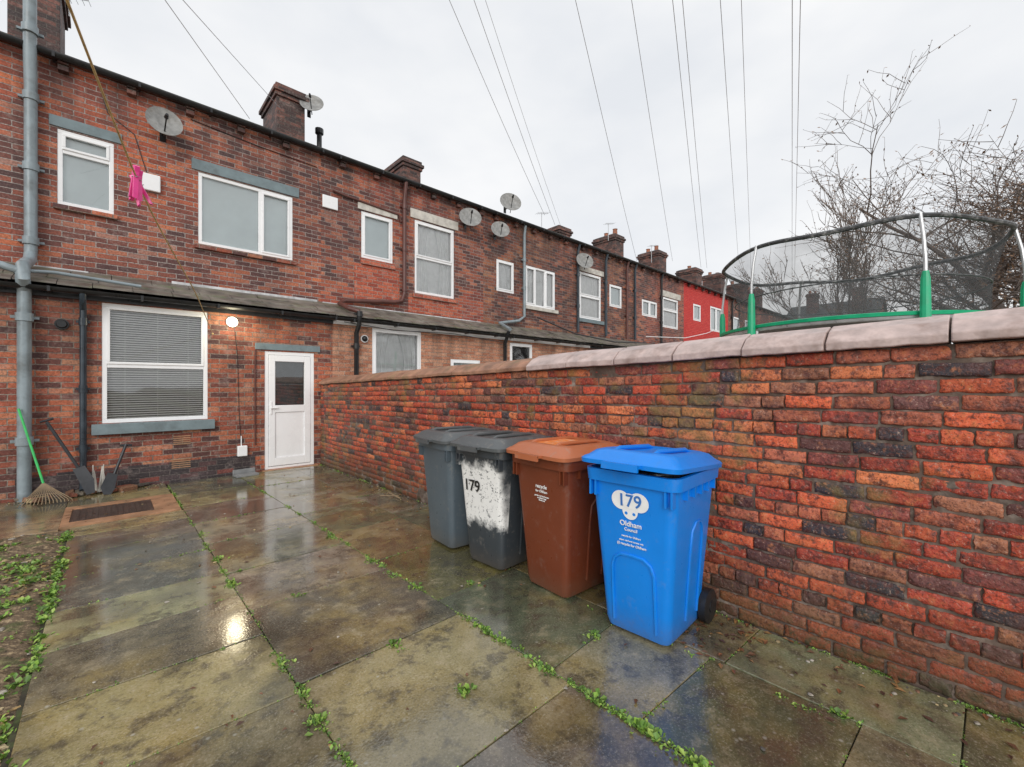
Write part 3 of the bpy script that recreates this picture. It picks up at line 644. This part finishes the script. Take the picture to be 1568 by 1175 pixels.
def aerial(x,y,z,h):
    q=MB(); q.tube([(x,y,z),(x,y,z+h)],.014,6); q.tube([(x-.25,y,z+h-.1),(x+.25,y-.12,z+h)],.008,5)
    for i in range(7):
        t=i/6; c=Vector((x-.25+.5*t,y-.12*t,z+h-.1+.1*t)); q.tube([c-Vector((.03,.14,0)),c+Vector((.03,.14,0))],.004,4)
    q.build('tv_aerial',[metal])
aerial(-.5,11,8.0,.35); aerial(12.4,11.6,6.9,1.3); aerial(16.6,11.4,8.0,.8); aerial(20.6,11.5,7.8,.9)
# distant houses
q=MB(); dh=empty('terraced_house')
q.box(44,52,5.5,12,0,6.2); q.build('walls',[MB_3],dh)
q=MB(); q.face([(43.7,5.3,6.1),(43.7,12.2,6.1),(48,12.2,8.9),(48,5.3,8.9)]); q.face([(52.3,5.3,6.1),(48,5.3,8.9),(48,12.2,8.9),(52.3,12.2,6.1)]); q.face([(43.9,5.5,6.15),(48,5.5,8.85),(52,5.5,6.15)],1); q.build('roof',[slate,MB_3],dh)
q=MB(); 
for zz in (1.2,3.9):
    for yy in (6.2,8.6,10.6): q.box(43.93,43.99,yy,yy+1,zz,zz+1.3)
q.build('windows',[whitep],dh)
chimney(46.5,47.3,6.5,7.3,9.7); chimney(46.5,47.3,9.8,10.6,9.7)
# ------------------------------------------------------------------ overhead wires
wm=simple('wire_grey',(.50,.51,.53),.5,.1,5,0)
W=[((4.44,6.44),(10.3,9.5,6.93),.011),((4.77,6.14),(10.8,9.5,6.74),.011),((4.92,6.0),(11.07,9.5,6.8),.008),((6.1,4.9),(15.85,9.5,6.53),.011),((6.83,4.21),(18.9,9.5,7.13),.011),((7.37,3.71),(21.9,9.5,7.39),.012),((7.5,3.59),(22.6,9.5,7.5),.012),((8.0,3.13),(26.9,9.5,8.88),.012),((8.27,2.87),(29,9.5,8.3),.011),((8.94,2.25),(37.7,9.5,8.8),.014),((9.05,2.15),(38.3,9.5,8.92),.014)]
for (sx,sy),en,r in W:
    a=Vector((sx,sy,8.45)); b=Vector(en); a2=a+(a-b)*.25; q=MB(); pts=[]
    for i in range(25):
        t=i/24; p=a2.lerp(b,t); p.z-=.10*4*t*(1-t); pts.append(p)
    q.tube(pts,r*.5,5); q.build('overhead_wire',[wm])
for a,b in (((.44,6.42,5.97),(1.83,8.75,6.15)),((.58,6.29,5.97),(2.9,10.78,7.7))):
    a=Vector(a);b=Vector(b); a=a+(a-b)*.6; q=MB(); q.tube([a,b],.005,5); q.build('overhead_wire',[wm])
# washing line
rope=simple('rope_yellow',(.72,.52,.24),.7,.3,60,.5,300)
e=empty('washing_line'); q=MB()
P=[Vector(p) for p in ((-.12,.4,2.02),(-.046,.857,1.997),(.055,1.45,1.97),(.145,1.98,1.987),(.474,3.91,2.12),(.85,6.1,2.19),(1.21,8.2,2.26))]
pts=[]
for i in range(len(P)-1):
    for k in range(6):
        t=k/6; p0=P[max(i-1,0)];p1=P[i];p2=P[i+1];p3=P[min(i+2,len(P)-1)]
        pts.append(.5*((2*p1)+(p2-p0)*t+(2*p0-5*p1+4*p2-p3)*t*t+(3*p1-p0-3*p2+p3)*t**3))
pts.append(P[-1]); q.tube(pts,[.0015+.0022*min(1,p.y/4) for p in pts],8); q.tube([(1.21,8.2,2.26),(1.21,8.23,2.26)],.012,8); q.build('rope',[rope],e,smooth=True)
pink=simple('pink_plastic',(.90,.07,.34),.3,.1,30,0)
def peg(loc,rz,ry):
    q=MB()
    for sgn in (-1,1):
        prof=[(.010,.028),(.004,.030),(.001,.02),(.001,.0),(.003,-.01),(.010,-.045),(.016,-.048),(.014,-.03),(.009,0),(.008,.015)]
        lo=[]
        for yy in (-.005,.005): lo.append([(sgn*a,yy,b) for a,b in (prof if sgn>0 else prof[::-1])])
        q.loft(lo)
    q.tube([(-.012,0,.004),(0,.007,.006),(.012,0,.004),(0,-.007,.002),(-.012,0,.004)],.0015,5,1)
    o=q.build('clothes_peg',[pink,metal],e,bevel=.001,seg=1); o.location=loc; o.rotation_euler=(0,ry,rz)
peg((.055,1.45,1.965),R(-55),.12); peg((.058,1.466,1.958),R(-20),-.3); peg((.050,1.43,1.966),R(-75),.28)
# ------------------------------------------------------------------ wheelie bins
def rr(xa,xb,hw,r,z,n=5):
    pts=[]
    for cx,cy,a0 in ((xb-r,hw-r,0),(xa+r,hw-r,90),(xa+r,-hw+r,180),(xb-r,-hw+r,270)):
        for k in range(n+1):
            a=R(a0+90*k/n); pts.append((cx+r*math.cos(a),cy+r*math.sin(a),z))
    return pts
def binmat(name,col,extra=None,scuff=.28):
    m=NT(name); n=m.noise(3,4,.6); c=m.mix(n,tuple(k*.82 for k in col),tuple(min(1,k*1.1) for k in col))
    n2=m.noise(14,4,.8)
    c=m.mix(m.ramp(n2,[(.56,0.),(.72,scuff)]),c,(.32,.29,.25))
    sep=m.a('ShaderNodeSeparateXYZ'); m.l(m.obj(),sep.inputs[0])
    c=m.mix(m.math('MULTIPLY',m.ramp(sep.outputs[2],[(0.02,.7),(.18,0.)]),n2),c,(.12,.09,.06))
    if extra=='white':
        def band(s,a,b,f):
            return m.math('MULTIPLY',m.ramp(s,[(0,0.),(a,0.),(a+f,1.)]),m.ramp(s,[(b-f,1.),(b,0.),(1,0.)]))
        yy=m.math('ADD',sep.outputs[1],.5); nz=m.math('MULTIPLY',m.math('SUBTRACT',m.noise(9,4,.75),.5),.30)
        k=m.math('MULTIPLY',band(m.math('ADD',sep.outputs[2],nz),.30,.86,.09),band(m.math('ADD',yy,m.math('MULTIPLY',nz,.2)),.245,.755,.04))
        k=m.math('MULTIPLY',k,m.math('LESS_THAN',sep.outputs[0],-.2))
        k=m.math('MULTIPLY',k,m.ramp(m.noise(26,4,.85),[(.38,.2),(.44,1.)]))
        c=m.mix(k,c,(.88,.88,.86))
    m.l(c,m.b.inputs['Base Color']); m.l(m.ramp(n2,[(.3,.26),(.7,.46)]),m.b.inputs['Roughness'])
    m.l(m.bump(m.noise(160,1),.12,.002),m.b.inputs['Normal']); return m.mat
def text(par,body,size,loc,mat,yax=(-.078,0,.997),ext=.0012,align='CENTER'):
    cu=bpy.data.curves.new('label','FONT'); cu.body=body; cu.size=size; cu.align_x=align; cu.extrude=ext; cu.offset=size*.012
    o=bpy.data.objects.new('label_text',cu); S.collection.objects.link(o); cu.materials.append(mat)
    X=Vector((0,-1,0)); Y=Vector(yax).normalized(); Z=X.cross(Y)
    M=Matrix((X,Y,Z)).transposed().to_4x4(); M.translation=Vector(loc); o.parent=par; o.matrix_local=M
    return o
def wheelie_bin(x,y,rot,body,lid,ajar=0,arch=False):
    e=empty('wheelie_bin',(x,y,0),rot)
    b=MB(); st=[(.015,-.225,.20,.175,.04),(.02,-.24,.215,.19,.045),(.06,-.252,.22,.202,.05),(.30,-.268,.235,.218,.05),(.60,-.290,.255,.242,.055),(.80,-.306,.27,.258,.06),(.885,-.312,.275,.263,.06),(.89,-.338,.295,.288,.065),(.955,-.345,.30,.292,.065),(.96,-.345,.30,.292,.065),(.962,-.325,.28,.272,.055),(.90,-.305,.265,.255,.05)]
    b.loft([rr(xa,xb,hw,r,z) for z,xa,xb,hw,r in st])
    for yy in (-.25,-.215,.215,.25): b.box(-.330,-.29,yy-.006,yy+.006,.80,.889)
    for xx in (-.2,-.1,0,.1,.2):
        for sg in (-1,1): b.box(xx-.005,xx+.005,sg*.25 if sg>0 else -.285,sg*.285 if sg>0 else -.25,.83,.889)
    if arch:
        xf=lambda z:-.249-.0735*z-.001
        pa=[(.07,.13),(.30,.13),(.50,.128),(.56,.11),(.595,.07),(.60,0),(.595,-.07),(.56,-.11),(.50,-.128),(.30,-.13),(.07,-.13)]
        pa=[(z*.8 if z>.1 else z,yy) for z,yy in pa]
        b.tube([(xf(z),yy,z) for z,yy in pa],.009,6)
    for sg in (-1,1):
        f=lambda z:(.200+.0735*z)*sg
        b.tube([(-.05,f(.1),.1),(-.05,f(.5),.5),(-.04,f(.62),.62),(0,f(.66),.66),(.06,f(.66),.66),(.10,f(.62),.62),(.11,f(.5),.5),(.11,f(.1),.1)],.008,6)
    b.tube([(.29,-.2,.93),(.36,-.2,.98),(.37,-.19,.99),(.37,.19,.99),(.36,.2,.98),(.29,.2,.93)],.015,8)
    b.box(.26,.33,-.07,.07,.9,.97)
    b.build('body',[body],e,smooth=True,angle=40)
    w=MB()
    for sg in (-1,1):
        w.tube([(.22,sg*.205,.10),(.22,sg*.212,.10),(.22,sg*.252,.10),(.22,sg*.258,.10)],[.088,.10,.10,.088],24); w.tube([(.22,sg*.255,.10),(.22,sg*.263,.10)],.035,14)
    w.tube([(.22,-.22,.1),(.22,.22,.1)],.012,8); w.build('wheels',[blackp],e,smooth=True,angle=40)
    l=MB(); ls=[(.950,-.372,.30,.300,.07),(.948,-.385,.31,.306,.07),(.972,-.388,.315,.308,.07),(.985,-.372,.305,.295,.07),(.992,-.355,.29,.28,.07),(1.022,-.325,.27,.25,.08),(1.034,-.29,.24,.215,.08),(1.036,-.27,.22,.20,.08),(1.024,-.25,.20,.18,.07),(1.020,-.1,.05,.05,.02)]
    l.loft([rr(xa,xb,hw,r,z) for z,xa,xb,hw,r in ls])
    for yy in (-.12,.12): l.tube([(-.27,yy,1.022),(-.22,yy,1.038),(.15,yy,1.038),(.2,yy,1.022)],.014,8)
    l.box(-.43,-.37,-.11,.11,.955,.972); l.box(-.435,-.42,-.11,.11,.935,.972)
    l.tube([(.31,-.22,.985),(.31,.22,.985)],.02,10)
    for yy in (-.15,.15): l.box(.24,.36,yy-.03,yy+.03,.972,1.0)
    o=l.build('lid',[lid],e,smooth=True,angle=40)
    if ajar:
        piv=Vector((.31,0,.97)); M=Matrix.Translation(piv)@Matrix.Rotation(ajar,4,'Y')@Matrix.Translation(-piv); o.matrix_local=M
    return e,o
white=simple('sticker_white',(.92,.93,.93),.4,.05,20,0); blackt=simple('text_black',(.02,.02,.02),.5,.1,20,0)
orange=simple('sticker_orange',(.90,.27,.06),.4,.2,30,0,dirt=(.85,.8,.7),dirtamt=.9)
bluem=binmat('blue_plastic',(.003,.25,.86),scuff=.10); brownm=binmat('brown_plastic',(.19,.045,.018),scuff=.15); brownlid=binmat('brown_lid',(.48,.15,.065),scuff=.4); greym=binmat('grey_plastic',(.10,.13,.155)); greyw=binmat('grey_plastic_painted',(.05,.06,.07),'white'); greyl=binmat('grey_lid',(.10,.11,.115),scuff=.4)
b1,l1=wheelie_bin(2.46,1.35,R(3),bluem,bluem,R(4.0),True)
b2,l2=wheelie_bin(2.49,2.05,R(-3),brownm,brownlid,R(1))
b3,l3=wheelie_bin(2.45,2.70,R(3),greyw,greyl,R(.5))
b4,l4=wheelie_bin(2.45,3.30,R(-4),greym,greyl,R(.5))
fx=lambda z:-.249-.0735*z-.0035
q=MB()
def blob(cy,cz,ry,rz,m=0,off=0,n=24):
    q.face([(fx(cz+rz*math.sin(t))-off,cy-ry*math.cos(t),cz+rz*math.sin(t)) for t in [2*math.pi*i/n for i in range(n)]][::-1],m)
blob(.055,.795,.06,.055); blob(-.055,.795,.06,.055,0,.0008); blob(0,.795,.05,.045,0,.0016); blob(0,.74,.048,.05,0,.0004); blob(.024,.725,.009,.009,1,.002);blob(-.024,.725,.009,.009,1,.002)
q.build('badge',[white,bluem],b1)
text(b1,'179',.10,(fx(.765)-.003,0,.765),bluem)
text(b1,'Oldham',.042,(fx(.65),0,.65),white); text(b1,'Council',.026,(fx(.622),0,.622),white); text(b1,'recycle for Oldham',.015,(fx(.585),0,.585),white); text(b1,'paper, card and cartons only',.013,(fx(.56),0,.56),white); text(b1,'(i) recycle for Oldham',.020,(fx(.535),0,.535),white)
text(b2,'recycle',.038,(fx(.74),-.02,.74),white); text(b2,'for Oldham',.024,(fx(.71),-.02,.71),white); text(b2,'garden and food waste\nno plastic bags\nthank you',.015,(fx(.68),-.02,.68),white)
text(b3,'179',.13,(fx(.60)-.001,.09,.60),blackt)
q=MB(); q.box(-.24,.08,-.12,.14,1.0385,1.040,0,None,Matrix.Rotation(R(4),4,'Z')); q.build('lid_sticker',[orange],b2)
q=MB(); q.box(-.20,-.02,-.06,.11,1.0385,1.040,0,None,Matrix.Rotation(R(4),4,'Z')); o=q.build('lid_sticker',[orange],b1); o.matrix_local=l1.matrix_local.copy()
bag=simple('bin_bag',(.03,.03,.035),.25,.3,8,.5,30)
q=MB(); lo=[]
for k in range(8):
    t=k/8
    lo.append([((.27+.012*noise.noise(Vector((u*3,k,0))))*math.cos(u)-.03,(.25+.018*noise.noise(Vector((u*2,k,4))))*math.sin(u),.93+.035*math.sin(t*1.5)+.018*noise.noise(Vector((u*4,k*.7,2)))) for u in [2*math.pi*i/40 for i in range(40)]])
q.loft(lo); q.build('rubbish_bag',[bag],b1,smooth=True,angle=60)
# ------------------------------------------------------------------ tools by the house wall
woodg=simple('green_handle',(.05,.55,.14),.4,.2,10,0); steel=simple('tool_steel',(.035,.037,.042),.4,.3,10,.1,metal=.2); bamboo=simple('bamboo_tines',(.28,.20,.12),.7,.3,20,.1)
e=empty('leaf_rake'); q=MB(); q.tube([(-.80,8.02,1.16),(-.58,7.85,.24)],.012,8); q.build('handle',[woodg],e)
q=MB()
for i in range(15):
    t=(i-7)/7; q.tube([(-.58,7.85,.25),(-.56+t*.12,7.80,.12),(-.55+t*.22,7.74,.03),(-.55+t*.23,7.70,.008)],.005,5)
q.tube([(-.70,7.80,.10),(-.56,7.80,.115),(-.43,7.80,.10)],.006,5); q.build('head',[bamboo],e)
e=empty('garden_spade'); q=MB(); q.tube([(-.57,8.10,.98),(-.27,8.0,.35)],.018,8); q.tube([(-.63,8.10,.98),(-.51,8.12,1.02)],.015,8)
q.build('shaft',[steel],e)
q=MB(); q.loft([[(-.33,7.96,.36),(-.22,7.96,.40),(-.22,7.97,.40),(-.33,7.97,.36)],[(-.26,7.90,.18),(-.13,7.90,.22),(-.13,7.91,.22),(-.26,7.91,.18)],[(-.20,7.86,.03),(-.12,7.86,.05),(-.12,7.87,.05),(-.20,7.87,.03)]]); q.build('blade',[steel],e)
e=empty('garden_shovel'); q=MB(); q.tube([(.19,8.14,.62),(.06,8.0,.22)],.018,8); q.tube([(.13,8.14,.61),(.25,8.15,.60)],.016,8); q.build('shaft',[steel],e)
q=MB(); q.loft([[(.0,7.95,.28),(.10,7.95,.24),(.10,7.96,.24),(.0,7.96,.28)],[(-.07,7.88,.1),(.07,7.88,.06),(.07,7.89,.06),(-.07,7.89,.1)],[(-.04,7.83,.01),(.03,7.83,.0),(.03,7.84,.0),(-.04,7.84,.01)]]); q.build('blade',[steel],e)
q=MB(); 
for k in range(5):
    x=-.14+k*.03; q.tube([(x,8.02,.02),(x+random.uniform(-.03,.03),8.08,.30+random.uniform(0,.08))],[.02,.006],6)
q.build('canes_bundle',[stone])
q=MB(); M_=Matrix.Translation((1.62,7.98,0))@Matrix.Rotation(R(8),4,'Z')
q.box(-.16,.16,-.10,.10,.0,.035,0,None,M_); q.box(-.16,.16,.06,.10,.035,.10,0,None,M_); q.build('paving_block',[simple('grey_slab',(.26,.27,.275),.6,.3,8,.3)],bevel=.006)
q=MB()
for i in range(22):
    M_=Matrix.Translation((random.uniform(-.85,.40),random.uniform(7.92,8.15),.03))@Matrix.Rotation(random.uniform(0,3),4,'Z')@Matrix.Rotation(random.uniform(-.3,.3),4,'X')
    s_=random.uniform(.4,1); q.box(-.1*s_,.1*s_,-.05*s_,.05*s_,-.03*s_,.03*s_,0,random.choice(rc+[(.3,.1,.06)]),M_)
q.build('broken_bricks',[rubble],bevel=.006)
q=MB(); q.tube([(2.72,5.0,.01),(2.74,5.35,.02)],.01,6,0); q.tube([(2.6,5.3,.01),(2.75,5.1,.02)],.007,6,0); q.build('fallen_sticks',[bamboo])
# ------------------------------------------------------------------ trampoline behind wall
e=empty('trampoline'); C=Vector((7.36,1.22,0)); TR=1.5; zb,ztp=2.2,3.17
def ring(r,z,n=48,c=C,w=0): return [(c.x+r*math.cos(2*math.pi*i/n),c.y+r*math.sin(2*math.pi*i/n),z+w*math.cos(6*(2*math.pi*i/n-R(213)))) for i in range(n)]
def torus(mb,r,z,rad,m=0,n=72,k=8,w=0):
    lo=[]
    for j in range(k):
        a=2*math.pi*j/k; lo.append(ring(r+rad*math.cos(a),z+rad*math.sin(a),n,C,w))
    lo.append(lo[0]); mb.loft(lo,m,False,False)
grn=simple('green_pad',(.01,.42,.20),.45,.2,8,.1); net_b=simple('black_sleeve',(.06,.063,.067),.5,.5,20,.2,dirt=(.45,.45,.44),dirtamt=.7)
q=MB(); torus(q,TR,ztp,.026,0,w=.025); torus(q,TR,zb-.04,.03,1); q.build('rings',[net_b,metal],e,smooth=True)
q=MB(); q.loft([ring(TR+.04,zb-.03,72),ring(TR+.05,zb+.005,72),ring(TR-.02,zb+.02,72),ring(TR-.26,zb+.012,72),ring(TR-.27,zb-.01,72)],0,False,False); q.build('spring_pad',[grn],e,smooth=True)
q=MB(); q.face(ring(TR-.22,zb-.005)); q.build('jump_mat',[blackp],e)
q=MB(); angs=[R(213+60*k) for k in range(6)]
for a in angs:
    d=Vector((math.cos(a),math.sin(a),0)); 
    p0=C+d*(TR+.09); q.tube([p0+Vector((0,0,.9)),p0+Vector((0,0,zb+.50)),C+d*(TR+.06)+Vector((0,0,ztp-.2)),C+d*(TR+.01)+Vector((0,0,ztp+.045))],.018,8,0)
    q.tube([p0+Vector((0,0,zb-.3)),p0+Vector((0,0,zb+.32)),p0+Vector((0,0,zb+.40))],[.050,.040,.026],10,1)
    q.tube([p0+Vector((0,0,1.25)),C+d*TR+Vector((0,0,zb-.05))],.022,8,0)
q.build('poles',[metal,grn],e,smooth=True)
m=NT('safety_net'); m.n.remove(m.b); tr=m.a('ShaderNodeBsdfTransparent'); df=m.a('ShaderNodeBsdfDiffuse'); df.inputs[0].default_value=(.11,.115,.12,1)
ms=m.a('ShaderNodeMixShader'); m.l(m.ramp(m.noise(3,3),[(.3,.24),(.7,.46)]),ms.inputs[0]); m.l(tr.outputs[0],ms.inputs[1]); m.l(df.outputs[0],ms.inputs[2]); m.l(ms.outputs[0],m.out.inputs[0])
q=MB(); lo=[]
for k in range(9):
    t=k/8; l_=[]
    for i in range(96):
        th=2*math.pi*i/96; sg=abs(math.sin(3*(th-R(213))))
        r_=TR-.02-.16*math.sin(t*math.pi)*(.35+.65*sg)-.14*(1-t)+.02*math.sin(th*31)*math.sin(t*3)
        l_.append((C.x+r_*math.cos(th),C.y+r_*math.sin(th),zb+.02+(ztp-.01-zb-.02)*t+(.025*math.cos(6*(th-R(213))) if t==1 else 0)))
    lo.append(l_)
q.loft(lo,0,False,False); q.build('net',[m.mat],e,smooth=True)
q=MB(); torus(q,TR-.16,zb+.42,.008); q.build('net_band',[net_b],e,smooth=True)
q=MB(); q.box(5.2,9.6,-1.2,3.4,-.04,1.25); q.build('raised_terrace',[stone])
# ------------------------------------------------------------------ trees
bark=simple('bark',(.15,.12,.105),.8,.4,10,.4,40)
bud=simple('bud_leaf',(.24,.14,.08),.7,.3,10,0)
def tree(name,base,H,seed,spread,nb,lean=(0,0),trunk_r=.14,upr=.5,budp=.8,bs=.02):
    rnd=random.Random(seed); t=MB(); bd=MB()
    def grow(p,d,L,r,lv):
        n=4; pts=[p];rad=[r]; q=p.copy(); dd=d.copy()
        for i in range(n):
            dd=(dd+Vector((rnd.gauss(0,.17),rnd.gauss(0,.17),rnd.gauss(0,.11)+.05*upr))).normalized()
            q=q+dd*L/n; pts.append(q.copy()); rad.append(r*(1-.55*(i+1)/n))
        t.tube(pts,rad,6 if lv<2 else 3,0,None,False)
        if lv>=4 :
            for i in range(1,n+1):
                if rnd.random()<budp:
                    s_=rnd.uniform(.6,1.4)*bs; a=Vector((rnd.gauss(0,1),rnd.gauss(0,1),rnd.gauss(0,1))).normalized(); b=a.orthogonal().normalized()
                    c=pts[i]; bd.face([c,c+a*s_+b*s_*.45,c+a*s_*2,c+a*s_-b*s_*.45])
            return
        k=nb[lv]
        for i in range(k):
            f=rnd.uniform(.25,1.0) if lv else rnd.uniform(.35,1)
            j=min(n-1,int(f*n)); st_=pts[j].lerp(pts[j+1],f*n-j if f<1 else 1)
            ax=Vector((rnd.gauss(0,1),rnd.gauss(0,1),rnd.gauss(0,.5))).normalized()
            nd=(dd*(.75)+ax*spread).normalized(); nd.z=nd.z*.8+upr*.3; nd.normalize()
            grow(st_,nd,L*rnd.uniform(.52,.75),max(.006,rad[j]*rnd.uniform(.45,.62)),lv+1)
    grow(Vector(base),Vector((lean[0],lean[1],1)).normalized(),H*.42,trunk_r,0)
    e=empty(name); t.build('trunk_and_branches',[bark],e); bd.build('buds',[bud],e)
tree('bare_tree',(12.8,-1.3,0),10.2,3,.95,[10,7,6,5],(-.03,.10),.18,.42,.9,.030)
tree('bare_tree',(11.6,2.1,0),6.9,5,.36,[8,5,4,4],(0,0),.06,1.1,.85,.024)
tree('bare_tree',(17.5,-.3,0),9.8,11,.8,[9,7,5,5],(0,0),.18,.55,.7,.03)
# ------------------------------------------------------------------ world, sun, camera
w=bpy.data.worlds.new('World'); S.world=w; w.use_nodes=True; nt=w.node_tree; bg=nt.nodes['Background']
sk=nt.nodes.new('ShaderNodeTexSky'); sk.sky_type='NISHITA'; sk.sun_disc=False; sk.sun_elevation=R(24); sk.sun_rotation=R(224)
tc_=nt.nodes.new('ShaderNodeTexCoord'); mp=nt.nodes.new('ShaderNodeMapping'); mp.inputs['Scale'].default_value=(1,1,2.2); nt.links.new(tc_.outputs['Generated'],mp.inputs[0])
no=nt.nodes.new('ShaderNodeTexNoise'); no.inputs['Scale'].default_value=1.9; no.inputs['Detail'].default_value=5; no.inputs['Roughness'].default_value=.5; nt.links.new(mp.outputs[0],no.inputs['Vector'])
cr=nt.nodes.new('ShaderNodeValToRGB'); cr.color_ramp.elements[0].position=.35; cr.color_ramp.elements[0].color=(.80,.825,.865,1); cr.color_ramp.elements[1].position=.65; cr.color_ramp.elements[1].color=(1.0,1.0,1.0,1); nt.links.new(no.outputs['Fac'],cr.inputs[0])
vm=nt.nodes.new('ShaderNodeVectorMath'); vm.operation='SCALE'; vm.inputs['Scale'].default_value=10.3; nt.links.new(cr.outputs[0],vm.inputs[0])
mx=nt.nodes.new('ShaderNodeMix'); mx.data_type='RGBA'; mx.inputs[0].default_value=.96; nt.links.new(sk.outputs[0],mx.inputs[6]); nt.links.new(vm.outputs[0],mx.inputs[7])
nt.links.new(mx.outputs[2],bg.inputs[0]); bg.inputs[1].default_value=.1
sl=bpy.data.lights.new('sun','SUN'); sl.energy=1.5; sl.angle=R(35); sl.color=(1,.97,.93); so=bpy.data.objects.new('sun',sl); S.collection.objects.link(so)
dv=Vector((-.62,-.67,.42)).normalized(); so.rotation_euler=dv.to_track_quat('Z','Y').to_euler()
cd=bpy.data.cameras.new('camera'); co=bpy.data.objects.new('camera',cd); S.collection.objects.link(co); co.location=(0,0,1.45); co.rotation_euler=(R(90),0,R(-43)); cd.sensor_width=36; cd.lens=664/1568*36; cd.shift_y=.0016; cd.clip_end=1000; cd.clip_start=.05
S.camera=co
S.view_settings.view_transform='Standard'; S.view_settings.look='None'; S.view_settings.exposure=0
